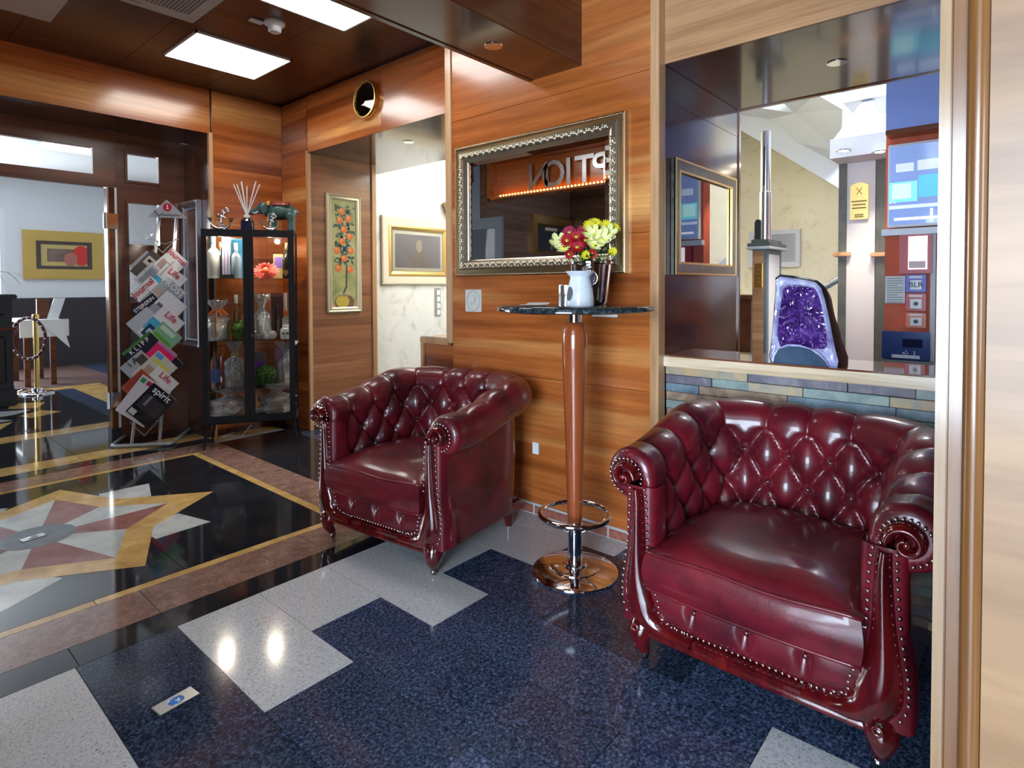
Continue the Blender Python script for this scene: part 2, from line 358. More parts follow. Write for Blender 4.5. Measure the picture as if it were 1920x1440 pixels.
MB().box(D2+.002, 3.66, 2.69, 5.04, 2.40, 2.412).build('soffit_panel', W_SOFFIT, wp)
W_JAMB = wood('rose_veneer_x', (.22, .070, .030), (.33, .125, .058), (.46, .20, .10), 'x')
panels(wp, 1, 4.64, .012, D2+.02, 3.33, [0.04, .58, .96, 1.5, 2.0, 2.40], W_JAMB)
struct('trim_1', MB().box(D-.008, D2+.05, 2.638, 2.692, .90, ZC), W_TRIM, bevel=.003)
struct('trim_2', MB().box(D-.008, D+.06, 1.258, 1.302, 0, ZC), W_TRIM, bevel=.003)
struct('trim_3', MB().box(D2-.006, D2+.03, 4.634, 4.662, 0, 2.42), W_TRIM, bevel=.003)
struct('trim_4', MB().box(3.33, 3.38, 4.625, 4.68, 0, 2.40), W_TRIM, bevel=.003)
struct('trim_5', MB().box(D-.012, D2+.01, 2.672, 2.94, .885, .925).box(D-.012, D+.02, 2.905, 2.935, 0, .885), W_TRIM, bevel=.003)
struct('trim_6', MB().box(D, D+.01, 2.69, 2.93, .925, .93), WHITE_STONE)
# terracotta skirting
bb = struct('baseboard_right', MB().box(D-.006, D+.012, 1.26, 2.92, 0, .062), flat('pale_grout', (.42, .40, .38), .7))
TERRA = stone('terracotta', [(.3, (.22, .065, .045)), (.7, (.36, .13, .09))], 30, .45)
for k in range(7): MB().box(D-.012, D-.004, 1.30+k*.235, 1.52+k*.235, .006, .05).build('tile', TERRA, bb, bevel=.002)
# white corridor behind the passage
struct('wall_corridor', MB().box(3.37, 5.3, 5.05, 5.2, 0, ZC).box(5.2, 5.3, 2.9, 5.2, 0, ZC), PLASTER)
struct('ceiling_corridor', MB().box(3.68, 5.3, 2.6, 5.2, ZC, ZC+.1), WHITEP)
# ---- beam across the ceiling
struct('beam', MB().box(-.1, D+.012, 1.685, 2.0, 2.36, ZC+.02), W_DARKX, bevel=.003)
struct('trim_7', MB().box(-.1, D+.01, 2.0, 2.032, 2.355, 2.40), W_DARKX, bevel=.003)
# ---- back wall with the door recess
wb = struct('wall_back', MB().box(2.06, D2+.05, YB+.012, YD+.1, 0, ZC).box(-.2, 2.06, YB+.012, YD+.1, 2.532, ZC), W_SOFFIT)
panels(wb, 1, YB, .012, 2.075, D2, [0.05, .75, 1.5, 2.25, ZC], W_WALLX); panels(wb, 1, YB, .012, -.2, 2.06, [2.52, ZC], W_WALLX)
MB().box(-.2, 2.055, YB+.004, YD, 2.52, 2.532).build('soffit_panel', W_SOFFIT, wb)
MB().box(2.048, 2.06, YB+.02, YD, 0, 2.52).build('jamb_panel', W_DARKX, wb)
struct('trim_8', MB().box(2.046, 2.078, YB-.006, YB+.03, 0, 2.53), W_TRIM, bevel=.003)
# door wall: side light with square panes, transom, jamb with hinges
xs = [at(px, 400, 1, YD).x for px in (218, 240, 298, 346)]
zt = [at(240, y, 1, YD).z for y in (288, 338, 380, 458)]
pz = [(zt[1], zt[0]), (zt[3], zt[2]), (zt[3]-.48, zt[3]-.17), (.62, .93), (.2, .48)]
m = MB(); m.box(xs[0], xs[1], YD, YD+.05, 0, 2.52).box(xs[2], xs[3]+.02, YD, YD+.05, 0, 2.52)
zz = [0]+[q for p in sorted(pz) for q in p]+[2.52]
for k in range(0, len(zz), 2): m.box(xs[1], xs[2], YD, YD+.05, zz[k], zz[k+1])
d1 = struct('door_1', m, W_DOOR, bevel=.002)
for z0, z1 in pz:
    MB().box(xs[1], xs[2], YD+.02, YD+.026, z0, z1).build('pane', GLASS, d1)
    f = MB(); b = .018
    f.box(xs[1]-b, xs[2]+b, YD-.012, YD, z0-b, z0).box(xs[1]-b, xs[2]+b, YD-.012, YD, z1, z1+b).box(xs[1]-b, xs[1], YD-.012, YD, z0, z1).box(xs[2], xs[2]+b, YD-.012, YD, z0, z1)
    f.build('pane_bead', W_DOOR, d1)
ztop = at(208, 352, 1, YD).z; t0, t1 = at(174, 326, 1, YD).z, at(174, 277, 1, YD).z; tx = at(174, 300, 1, YD).x
m = MB().box(-.2, xs[0], YD, YD+.05, ztop, t0).box(-.2, xs[0], YD, YD+.05, t1, 2.52).box(tx, xs[0], YD, YD+.05, t0, t1).box(-.2, .08, YD, YD+.05, 0, 2.52)
d2 = struct('door_2', m, W_DOOR, bevel=.002)
MB().box(.08, tx, YD+.02, YD+.026, t0, t1).build('pane', GLASS, d2)
jx = at(204, 600, 1, YD).x
d3 = struct('door_3', MB().box(jx, xs[0], YD-.02, YD+.07, .10, ztop), W_DARKX, bevel=.003)
MB().box(xs[0]-.018, xs[0]-.002, YD-.028, YD-.02, .10, ztop).build('edge_strip', WHITEP, d3)
MB().box(jx-.004, jx+.008, YD-.028, YD-.02, .10, ztop).build('edge_strip', W_TRIM, d3)
MB().box(jx-.003, xs[0]+.003, YD-.03, YD+.07, 0, .10).build('plinth_block', BLACKP, d3)
for py in (415, 750):
    z = at(205, py, 1, YD).z
    h = MB().box(jx-.03, xs[0]+.004, YD-.032, YD-.022, z-.062, z+.062).build('hinge', CHROME, d3, bevel=.002)
    MB().lathe([(.014, z-.066), (.014, z+.066)], (jx-.02, YD-.034, 0), 12).build('hinge_barrel', CHROME, h, smooth=True)
# left open door leaf (seen in the mirror)
d4 = struct('door_4', MB().box(.09, .13, YB-.75, YB-.65, 0, 2.02).box(.09, .13, YB-.05, YB, 0, 2.02).box(.09, .13, YB-.65, YB-.05, 0, .5).box(.09, .13, YB-.65, YB-.05, 1.9, 2.02).box(.09, .13, YB-.65, YB-.05, 1.1, 1.2), flat('grey_blue_door', (.16, .2, .24), .3))
for z0, z1 in ((.5, 1.1), (1.2, 1.9)): MB().box(.105, .112, YB-.65, YB-.05, z0, z1).build('pane', GLASS, d4)
# ---- dining room beyond the door
FW = 11.6
WT = at(120, 558, 1, FW).z; wxl = at(8, 420, 1, FW).x
DARKW = flat('dark_wainscot_paint', (.022, .016, .020), .55)
wf = struct('wall_far', MB().box(wxl, 4, FW, FW+.1, WT, 3.2).box(-2.5, -.9, FW, FW+.1, 0, 3.2).box(-.9, wxl, FW, FW+.1, 0, .75).box(-.9, wxl, FW, FW+.1, 2.45, 3.2), flat('dining_white', (.66, .68, .70), .8))
MB().box(wxl, 4, FW-.02, FW+.1, 0, WT).build('wainscot', DARKW, wf)
w1 = struct('window_1', MB().box(-.9, wxl, FW, FW+.05, .75, .80).box(-.9, wxl, FW, FW+.05, 2.40, 2.45).box(-.9, -.85, FW, FW+.05, .8, 2.4).box(wxl-.05, wxl, FW, FW+.05, .8, 2.4).box(.3, .36, FW, FW+.05, .8, 2.4), WHITEP)
MB().box(-.85, wxl-.05, FW+.02, FW+.026, .8, 2.4).build('pane', GLASS, w1)
struct('wall_dining', MB().box(4, 4.1, YD, FW+.1, 0, 3.2).box(-2.6, -2.5, YD, FW+.1, 0, 3.2).box(2.7, 4, YD+.1, YD+.2, 0, 3.2).box(-2.5, -.2, YD, YD+.1, 0, 3.2), flat('dining_white2', (.66, .68, .70), .8))
struct('ceiling_dining', MB().box(-2.6, 4.1, YD+.1, FW+.1, 3.0, 3.1), WHITEP)
# ---- hatch: jamb, header, stone front, counter
wh = struct('wall_hatch', MB().box(2.55, 3.52, 1.279, 1.40, 0, ZC).box(2.552, 3.52, -2.4, 1.279, 2.29, ZC).box(2.59, 2.84, -2.4, 1.27, 0, .86), W_SOFFIT)
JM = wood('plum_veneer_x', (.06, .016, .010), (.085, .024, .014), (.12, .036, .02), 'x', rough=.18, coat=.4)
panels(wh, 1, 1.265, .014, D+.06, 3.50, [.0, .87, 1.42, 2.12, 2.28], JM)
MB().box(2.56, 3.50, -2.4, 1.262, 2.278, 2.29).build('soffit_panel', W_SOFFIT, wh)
panels(wh, 0, 2.540, .012, -2.4, 1.258, [2.275, ZC], W_HEAD)
MB().box(3.50, 3.525, 1.258, 1.40, .0, 2.29).box(3.50, 3.525, -2.4, 1.258, 2.272, 2.30).build('edge_trim', W_DARKX, wh)
ctr = thing('hatch_counter', 'pale maple counter slab with red polished top across the hatch', 'counter', (2.7, .0, .87))
MB().box(2.535, 2.875, -2.3, 1.262, .872, .918).build('front_slab', W_COUNTER, ctr, world=True, bevel=.004)
MB().box(2.540, 2.872, -2.3, 1.26, .918, .926).build('top_veneer', W_COUNTER_TOP, ctr, world=True)
SL = [stone('slate_'+n, st, 9, .5, 5, dist=1) for n, st in (
    ('blue', [(.3, (.08, .12, .17)), (.5, (.15, .21, .26)), (.7, (.26, .32, .34))]), ('green', [(.3, (.13, .18, .175)), (.5, (.22, .28, .26)), (.7, (.38, .40, .33))]),
    ('rust', [(.3, (.15, .10, .075)), (.5, (.28, .18, .125)), (.7, (.42, .30, .2))]), ('ochre', [(.3, (.17, .19, .18)), (.48, (.34, .29, .21)), (.66, (.50, .32, .15))]),
    ('mauve', [(.3, (.08, .07, .10)), (.5, (.15, .13, .16)), (.7, (.25, .22, .22))]))]
rows = 0; z = .872
while z > .02:
    h = .040; y = 1.258 - (.0 if rows % 2 else .11); yy = 1.262
    while yy > -.55:
        L = random.choice((.16, .22, .30, .38)); y2 = yy-L
        o = random.uniform(0, .012)
        MB().box(2.572-o, 2.592, y2+.001, yy-.001, z-h+.001, z-.001).build('stone_piece', random.choice(SL), wh, bevel=.002, seg=1)
        yy = y2
    z -= h; rows += 1
# ---- near partition beside the camera: post with rounded moulding and birch panel
py0 = at(1757, 900, 0, 1.0).y
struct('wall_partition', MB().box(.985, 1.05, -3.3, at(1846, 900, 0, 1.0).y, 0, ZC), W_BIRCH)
yA, yB_, yC = at(1776, 900, 0, 1.0).y, at(1803, 900, 0, 1.0).y, at(1846, 900, 0, 1.0).y
pr = [(1.06, py0), (.990, py0), (.990, yA), (.996, yA-.001), (.996, yB_)]
cyy, rr = (yB_+yC)/2, (yB_-yC)/2
pr += [(.990-rr*math.sin(PI*k/10)*1.1, cyy+rr*math.cos(PI*k/10)) for k in range(11)] + [(1.06, yC)]
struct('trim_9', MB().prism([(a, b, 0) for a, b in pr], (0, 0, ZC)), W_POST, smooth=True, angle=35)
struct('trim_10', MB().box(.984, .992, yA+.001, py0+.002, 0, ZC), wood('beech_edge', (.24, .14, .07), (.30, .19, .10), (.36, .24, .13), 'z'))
# ---- the side behind the camera: reception header, alcove, glazed entrance
GREYWOOD = wood('grey_brown_veneer', (.10, .06, .045), (.15, .095, .07), (.2, .13, .10), 'y', rough=.25)
MX = 2*2.472
def mir(px, py, xw): p = at(px, py, 0, MX-xw); return Vector((xw, p.y, p.z))
HX = -.02
hb, ht = mir(930, 372, HX).z, ZC
wl = struct('wall_left', MB().box(-1.8, -1.7, .95, 4.8, 0, ZC).box(-3.4, -.75, .95, 1.05, 0, ZC).box(-1.7, HX-.02, 4.712, 4.82, 0, ZC), GREYWOOD)
panels(wl, 1, 4.70, .012, -1.7, HX-.02, [0, .75, 1.5, 2.25, ZC], wood('grey_brown_veneer_x', (.15, .10, .085), (.20, .14, .12), (.25, .18, .155), 'x', rough=.25))
struct('wall_reception', MB().box(HX-.14, HX-.02, 1.0, 4.72, hb+.01, ZC), W_WALL)
yl = mir(928, 360, HX).y; tz = mir(1000, 296, HX).z
struct('trim_11', MB().box(HX-.14, HX+.02, yl, yl+.07, hb-.02, tz+.05).box(HX-.14, HX+.02, 1.0, yl, tz, tz+.06).box(HX-.14, HX+.035, 1.0, yl, hb-.012, hb+.008), W_WALL)
wg = struct('wall_front', MB().box(-3.45, -3.35, -3.4, -1.75, 0, ZC).box(-3.45, -3.35, .92, 1.05, 0, ZC).box(-3.45, -3.35, -1.75, .92, 2.45, ZC).box(-3.45, -.85, -3.4, -3.3, 0, ZC).box(.45, 3.5, -3.4, -3.3, 0, ZC).box(-.85, .45, -3.4, -3.3, 0, .7).box(-.85, .45, -3.4, -3.3, 2.35, ZC), W_WALL)
w2 = struct('window_2', MB().box(-3.43, -3.37, -1.75, -1.68, 0, 2.45).box(-3.43, -3.37, .85, .92, 0, 2.45).box(-3.43, -3.37, -.45, -.37, 0, 2.45).box(-3.43, -3.37, -1.7, .9, 2.38, 2.45), STEEL)
MB().box(-3.405, -3.398, -1.68, -.45, .02, 2.38).build('pane', GLASS, w2); MB().box(-3.405, -3.398, -.37, .85, .02, 2.38).build('pane', GLASS, w2)
w3 = struct('window_3', MB().box(-.85, .45, -3.38, -3.32, .7, .76).box(-.85, .45, -3.38, -3.32, 2.29, 2.35).box(-.85, -.79, -3.38, -3.32, .76, 2.29).box(.39, .45, -3.38, -3.32, .76, 2.29), WHITEP)  # unseen window, narrowed to keep its glare off the cabinet glass
MB().box(-.79, .39, -3.353, -3.347, .76, 2.29).build('pane', GLASS, w3)
sg = thing('reception_sign', 'steel lettering reading RECEPTION on the lit wooden header facing the gilt mirror', 'sign', (HX, 3.0, hb))
yN = mir(997, 330, HX).y; step = (mir(997, 330, HX).y-mir(1112, 330, HX).y)/4
lh = mir(1010, 300, HX).z-mir(1010, 352, HX).z
for k, ch in enumerate('RECEPTION'):
    yc = yN-step*(8-k)-step*.5
    text('letter', ch, lh*1.32, frameM((HX+.01, yc, hb+.012+lh*.5), (0, 1, 0), (0, 0, 1)), STEEL, sg, .012)
WARM = flat('warm_led', (1, .6, .2), emit=(1, .42, .08), es=14)
rl = thing('rope_light', 'warm orange rope light along the underside of the reception header', 'light', (HX, 3, hb))
m = MB()
for k in range(74): m.ball((HX+.02, 1.2+k*(yl-1.25)/74, hb+.018), .011, 6, 4)
tag(m.build('lamp_bead', WARM, rl, world=True), None, None, kind='stuff')
MB().tube([(HX+.02, 1.15, hb+.018), (HX+.02, yl-.02, hb+.018)], .005, 6).build('cable', flat('clear_tube', (.6, .4, .2), .3), rl, world=True)
# ---- stair hall seen through the hatch
HALLW = flat('hall_white', (.60, .62, .66), .7)
struct('wall_hall', MB().box(7.5, 7.6, -3.5, 3.2, 0, 4.8).box(3.53, 7.6, 3.0, 3.1, 0, 4.8), CREAM)
struct('wall_hall_side', MB().box(3.5, 7.6, -3.6, -3.5, 0, 4.8).box(3.40, 3.5, -3.5, 3.0, ZC+.1, 4.8), HALLW)
struct('ceiling_hall', MB().box(3.4, 7.6, 2.3, 3.2, 3.9, 4.0).box(3.4, 4.4, -3.5, 2.3, 4.7, 4.8).box(6.9, 7.6, -3.5, 2.3, 4.7, 4.8).box(4.4, 6.9, -3.5, -1.2, 4.7, 4.8), HALLW)
a1, a2 = at(1395, 246, 0, 7.5), at(1575, 352, 0, 7.5)
sl = (a2.z-a1.z)/(a2.y-a1.y)
ya, yb = 2.98, -1.5; za, zb = a1.z+sl*(ya-a1.y), a1.z+sl*(yb-a1.y)
struct('stair_soffit', MB().prism([(6.7, ya, za), (6.7, yb, zb), (6.7, yb, zb+.45), (6.7, ya, za+.45)], (.8, 0, 0)), HALLW)
struct('stair_flight', MB().prism([(5.9, 2.98, za+.42), (5.9, -.5, za+.35), (5.9, -.5, za+.75), (5.9, 2.98, za+.75)], (.9, 0, 0)).prism([(5.6, 2.98, 3.55), (5.6, 1.6, 3.2), (5.6, 1.6, 3.9), (5.6, 2.98, 3.9)], (.35, 0, 0)), HALLW)
fa = [at(1380, 240, 0, 7.2), at(1577, 347, 0, 7.2), at(1577, 286, 0, 6.4), at(1490, 212, 0, 6.4), at(1380, 196, 0, 6.4)]
fb = [at(1490, 212, 0, 6.4), at(1577, 286, 0, 6.4), at(1580, 205, 0, 5.5), at(1530, 176, 0, 5.5), at(1450, 176, 0, 5.8)]
struct('stair_landing', MB().prism(fa, (.05, 0, .2)), HALLW); struct('stair_ramp', MB().prism(fb, (.05, 0, .2)), flat('hall_white_ramp', (.62, .64, .68), .7))
struct('low_wall', MB().box(4.9, 5.2, at(1408, 600, 0, 4.9).y, 2.6, 0, at(1400, 562, 0, 4.9).z), W_DOOR)
struct('trim_12', MB().box(4.86, 5.24, at(1414, 600, 0, 4.9).y, 2.6, at(1400, 562, 0, 4.9).z, at(1400, 553, 0, 4.9).z), W_DOOR, bevel=.006)
# slate-edged column with cap
def yx(px, x): return at(px, 400, 0, x).y
XC = 5.0
SLATE = stone('dark_slate', [(.3, (.045, .05, .045)), (.6, (.085, .09, .08)), (.8, (.13, .13, .11))], 8, .45)
cz = at(1600, 298, 0, XC).z
col = struct('column', MB().box(XC, XC+.4, yx(1641, XC), yx(1588, XC), 0, cz), HALLW)
for a, b in ((1588, 1573), (1668, 1643)):
    p = MB().box(XC-.015, XC+.38, yx(a, XC), yx(b, XC), 0, cz).build('slate_strip', SLATE, col)
    zc = at(a, 478, 0, XC).z; MB().box(XC-.05, XC+.38, yx(a, XC)-.03, yx(b, XC)+.03, zc-.012, zc+.02).build('moulding', W_TRIM, col, bevel=.006)
XK = 4.72
kz0, kz1 = at(1556, 298, 0, XK).z, at(1556, 262, 0, XK).z
struct('column_cap', MB().box(XK, XC+.5, yx(1690, XK), yx(1555, XK), kz0, kz1).prism([(XK, yx(1658, XK), kz1), (XK, yx(1562, XK), kz1), (XK+.25, yx(1615, XK), kz1+.36)], (.05, 0, 0)), HALLW)
struct('hall_bulkhead', MB().box(4.9, 5.4, yx(1690, 4.9), yx(1578, 4.9), at(1600, 205, 0, 4.9).z+.06, 4.0), HALLW)
# red service wall, bulkhead coloured as if lit blue
XR = 4.4
REDW = stone('red_stucco', [(.3, (.46, .075, .035)), (.7, (.60, .12, .055))], 7, .7)
struct('wall_service', MB().box(XR, XR+.12, -2.6, yx(1660, XR), 0, at(1662, 243, 0, XR).z+.1), REDW)
struct('service_bulkhead', MB().box(XR-.15, XR+.3, -2.6, yx(1659, XR-.15), at(1662, 246, 0, XR-.15).z, 3.6), flat('blue_bulkhead_paint', (.14, .21, .50), .55))  # blue light on the header put into its base colour
struct('trim_13', MB().box(XR-.155, XR-.0, -2.6, yx(1659, XR-.15), at(1662, 250, 0, XR-.15).z-.01, at(1662, 245, 0, XR-.15).z), W_DARKX)
struct('conduit', MB().box(XR-.03, XR, yx(1757, XR), yx(1747, XR), 0, at(1752, 430, 0, XR).z), flat('grey_conduit', (.45, .47, .52), .4))
# ================================================================== the two tufted armchairs
def leather_mat():
    m, nt, b = base_mat('oxblood_leather'); v = coords(nt, (1, 1, 1), False, True)
    n = noise(nt, v, 5, 4, .6, .6); r = ramp(nt, [(.3, (.040, .002, .006)), (.5, (.105, .004, .011)), (.72, (.185, .008, .016))]); nt.links.new(n, r.inputs[0])
    nt.links.new(r.outputs[0], b.inputs['Base Color']); g = noise(nt, v, 130, 3, .6); w2 = noise(nt, v, 22, 5, .65, 1.5)
    h = mixc(nt, g, w2, .55); bump(nt, b, h, .22, .004); setp(b, rough=.42, coat=.55, coatr=.13, spec=.35); return m
LEATHER = leather_mat()
MAHOG = stone('red_mahogany', [(.3, (.030, .0015, .003)), (.6, (.10, .004, .005)), (.8, (.20, .009, .007))], 3, .16, 4, coat=.9, stretch=(6, 6, 1))
NAILM = flat('nail_brass', (.55, .45, .42), .2, metal=1)
BTN = flat('button_leather', (.06, .004, .006), .25, coat=.5)
SA, RC, SB, RR = .305, .13, .60, .088       # inner half width, corner radius, inner depth, roll radius
def upath(n):
    segs = []; L1 = SB-RC-.02; La = RC*PI/2; L2 = 2*(SA-RC); S = 2*L1+2*La+L2; out = []
    for i in range(n+1):
        s = S*i/n
        if s <= L1: p = (-SA, .02+s); nn = (-1, 0)
        elif s <= L1+La: a = (s-L1)/RC; p = (-SA+RC-RC*math.cos(a), SB-RC+RC*math.sin(a)); nn = (-math.cos(a), math.sin(a))
        elif s <= L1+La+L2: p = (-SA+RC+s-L1-La, SB); nn = (0, 1)
        elif s <= L1+2*La+L2: a = (s-L1-La-L2)/RC; p = (SA-RC+RC*math.sin(a), SB-RC+RC*math.cos(a)); nn = (math.sin(a), math.cos(a))
        else: p = (SA, SB-RC-(s-L1-2*La-L2)); nn = (1, 0)
        out.append((s, p, nn))
    return out, S
def sstep(a, b, x): t = max(0, min(1, (x-a)/(b-a))); return t*t*(3-2*t)
DU, DV = .146, .112
def make_chair(label, loc, rz):
    t = thing('armchair', label, 'armchair', loc, rz, 'oxblood armchairs along the wall')
    NU, NV = 300, 78
    path, S = upath(NU)
    # profile by arc length: inner face, roll, tuck
    def prof(H, lean):
        pts = []; zi = H-RR
        n1 = 34
        for i in range(n1): q = i/n1; pts.append((-.035*(1-q)*lean - .012*(1-q), .27+(zi-.27)*q, 0))
        for i in range(NV-n1+1): a = PI-(PI*1.52)*i/(NV-n1); pts.append((RR+RR*math.cos(a), zi+RR*math.sin(a), 1))
        return pts
    rows = []; btn = []
    def ring(s, p, nn, shrink=None, fwd=0.0):
        dep = p[1]; H = .700+.082*sstep(.10, .55, dep); lean = sstep(.35, .6, dep); P = prof(H, lean); row = []; zi = H-RR
        u = (s-S/2)/DU; fade = sstep(.03, .13, s)*sstep(.03, .13, S-s); v0 = zi+.012
        for (o, z, k) in P:
            arc = v0-z if k == 0 else (v0-zi)-.0
            if k == 0: v = (v0-z)/DV
            else: v = -1
            a, b = u-v/2, u+v/2
            if v >= 0:
                ha, hb = abs(math.sin(PI*a)), abs(math.sin(PI*b))
                pil = (ha*hb)**.55
                da, db = (a-round(a)), (b-round(b)); dist = math.hypot(da, db)
                d = -.042*(1-pil) - .022*math.exp(-(dist/.13)**2) + .012
                wv = sstep(3.1, 2.5, v); d *= fade*wv
            else:
                ang = max(0, min(1, (o+.0)/(RR*2))); hp = abs(math.sin(PI*u))**.5
                top = sstep(.95, .25, ang)
                d = (-.026*(1-hp)*top + .006)*fade*(1 if z > zi-.02 or o < RR else .35)
            if k == 0: nx, nz = -1, 0
            else: l = math.hypot(o-RR, z-zi) or 1; nx, nz = (o-RR)/l, (z-zi)/l
            oo, zz = o+nx*d, z+nz*d
            if shrink is not None:
                so, sz = (.045, z) if k == 0 else (RR*.95, zi)
                oo = so+(oo-so)*shrink; zz = sz+(zz-sz)*shrink if k else zz
            if shrink is not None and fwd: pass
            row.append((p[0]+nn[0]*oo, p[1]-fwd+nn[1]*oo, zz))
        return row
    caps = [(.03, .020), (.15, .024), (.30, .026), (.55, .030), (.80, .026), (.94, .014)]
    s, p, nn = path[0]
    for sh, fw in caps: rows.append(ring(s, p, nn, sh, fw))
    for s, p, nn in path: rows.append(ring(s, p, nn))
    s, p, nn = path[-1]
    for sh, fw in reversed(caps): rows.append(ring(s, p, nn, sh, fw))
    back = MB().grid(rows).build('tufted_back', LEATHER, t, smooth=True, angle=180)
    # buttons in the dimples
    bm0 = MB().lathe([(0, .006), (.005, .0055), (.009, .002), (.0095, -.002)], n=10)
    first = None
    for j in range(3):
        for i in range(-7, 8):
            u = i + (.5 if j % 2 else 0); s = u*DU+S/2
            if s < .12 or s > S-.12: continue
            k = min(NU, max(0, round(s/S*NU))); _, p, nn = path[k]; dep = p[1]; H = .700+.082*sstep(.10, .55, dep); lean = sstep(.35, .6, dep)
            z = H-RR+.012-j*DV; q = (z-.27)/(H-RR-.27); o = -.035*(1-min(1, q))*lean-.012*(1-min(1, q))
            if j == 0: o = .004
            pos = Vector((p[0]+nn[0]*(o+.044), p[1]+nn[1]*(o+.044), z)); M = frameM(pos, (nn[1], -nn[0], 0), (0, 0, 1))
            if M.to_3x3() @ Vector((0, 0, 1)) @ Vector((-nn[0], -nn[1], 0)) < 0: M = frameM(pos, (-nn[1], nn[0], 0), (0, 0, 1))
            if first is None: first = bm0.build('button', BTN, t, smooth=True, angle=60); first.matrix_basis = M
            else: inst(first, 'button', M, t)
    # outer shell below the roll
    rows = []
    for s, p, nn in path[::4]:
        H = .700+.082*sstep(.10, .55, p[1]); row = []
        for o, z in ((.02, H-2*RR+.06), (.085, H-2*RR+.03), (.092, H-2*RR-.01), (.095, .40), (.090, .25), (.080, .125), (.0, .125)): row.append((p[0]+nn[0]*o, p[1]+nn[1]*o+(.0), z))
        rows.append(row)
    MB().grid(rows).build('outer_shell', LEATHER, t, smooth=True, angle=50)
    MB().box(-SA, SA, .04, SB, .12, .27).build('seat_deck', BLACKP, t)
    # cushion: domed box with piping
    def cush(px, py): return .012*(1-abs(px)**4)*(1-abs(py)**4)
    NXc, NYc = 22, 22; cw, y0, y1, z0, z1 = .302, -.052, .565, .272, .395
    top = []; 
    for j in range(NYc+1):
        r = []
        for i in range(NXc+1):
            a, b = -1+2*i/NXc, -1+2*j/NYc
            cr = .055*(1-a**4)**.8*(1-b**4)**.8; sx = 1-.018*(1-abs(b)) if False else 1
            fr = -.012*(1-a*a)*(1-(b+1)/2)
            r.append((a*cw*sx, y0+(y1-y0)*(b+1)/2+fr, z1+cr+.004*math.sin(a*5+b*3)))
        top.append(r)
    per = [top[0][i] for i in range(NXc+1)]+[top[j][-1] for j in range(1, NYc+1)]+[top[-1][i] for i in range(NXc-1, -1, -1)]+[top[j][0] for j in range(NYc-1, 0, -1)]
    side = []
    for q in range(7):
        f = q/6; rw = []
        for (x, y, z) in per:
            cx, cy = x, y-.25; l = math.hypot(cx, cy); bl = .014*math.sin(PI*f)+.003*math.sin(14*x+9*y)*math.sin(PI*f)
            rw.append((x+cx/l*bl, y+cy/l*bl, z1-(z1-z0)*f if f > 0 else z))
        side.append(rw)
    m = MB().grid(top); m.grid(side, close=True)
    m.add([(x, y, z0) for x, y, z in side[-1]], [tuple(range(len(per)))])
    cu = m.build('seat_cushion', LEATHER, t, smooth=True, angle=50)
    for zoff, rw in ((.0, side[0]), (0, side[-1])):
        MB().tube([(x, y, z) for x, y, z in rw], .0058, 6, closed=True).build('piping', LEATHER, cu, smooth=True, angle=180)
    # front apron of buttoned leather
    rows = []
    for j in range(15):
        f = j/14; r = []
        for i in range(61):
            a = -1+2*i/60; zlo = .152+.10*max(0, (abs(a)-.72)/.28)**2.2; z = zlo+(.285-zlo)*f
            d = .018*math.sin(PI*f)**.6
            for bx in (-.5, 0, .5):
                e = abs(a-bx); d -= .016*math.exp(-(e/.035)**2)*sstep(.0, .35, f) + .016*math.exp(-((e/.05)**2+((f-.55)/.16)**2))
            r.append((a*.322, -.006-d-.006, z))
        rows.append(r)
    ap = MB().grid(rows).build('front_apron', LEATHER, t, smooth=True, angle=180)
    for bx in (-.5, 0, .5): inst(first, 'button', frameM((bx*.322, -.010, .152+.133*.55), (1, 0, 0), (0, 0, 1)), t)
    # show wood: volute, stem and sweep, one per side
    nails = []
    for sgn in (-1, 1):
        vc = (.395, .612); ctr = []
        for k in range(34):
            a = math.radians(-330+ (330+175)*k/33) if False else 0
        # spiral from the eye outwards, ending on the inner side
        th0, th1 = math.radians(180-430), math.radians(180)
        for k in range(36):
            f = k/35; th = th0+(th1-th0)*f; r = .010+.034*f
            ctr.append((vc[0]+r*math.cos(-th+PI*2)*1.0 if False else vc[0]+r*math.cos(th), vc[1]+r*math.sin(th), .008+.008*f))
        stem = [(.349, .58, .019), (.346, .54, .022), (.346, .48, .025), (.347, .42, .028), (.348, .36, .033), (.348, .30, .042), (.344, .25, .052), (.335, .205, .058), (.315, .168, .050), (.28, .145, .035), (.23, .137, .024), (.16, .133, .020)]
        def cat(pts, n):
            out = []
            for i in range(len(pts)-1):
                p0, p1, p2, p3 = pts[max(0, i-1)], pts[i], pts[i+1], pts[min(len(pts)-1, i+2)]
                for k in range(n):
                    u = k/n; out.append(tuple(.5*((2*b)+(-a+c)*u+(2*a-5*b+4*c-d)*u*u+(-a+3*b-3*c+d)*u**3) for a, b, c, d in zip(p0, p1, p2, p3)))
            return out+[pts[-1]]
        def ribbon(c, lift):
            rows = []
            for i, (x, z, w_) in enumerate(c):
                a = c[max(0, i-1)]; b = c[min(len(c)-1, i+1)]; tx, tz = b[0]-a[0], b[1]-a[1]; l = math.hypot(tx, tz) or 1; nx, nz = -tz/l, tx/l
                row = []
                for k in range(11):
                    q = -1+2*k/10; hgt = .026*math.sqrt(max(0, 1-q*q))*(w_/.03)**.35+.004*math.cos(q*PI*1)
                    row.append((sgn*(x+nx*q*w_), -.022-hgt-lift, z+nz*q*w_))
                rows.append(row)
                for sd in (-1, 1): nails.append((sgn*(x+nx*sd*(w_+.0075)), -.030, z+nz*sd*(w_+.0075), i))
            return rows
        n0 = len(nails)
        stemc = cat(stem, 5)
        wdn = MB().grid(ribbon(ctr, .010))
        volcount = len(nails); keep = nails[:n0]; 
        nails[n0:] = []
        wdn.grid(ribbon(stemc, 0))
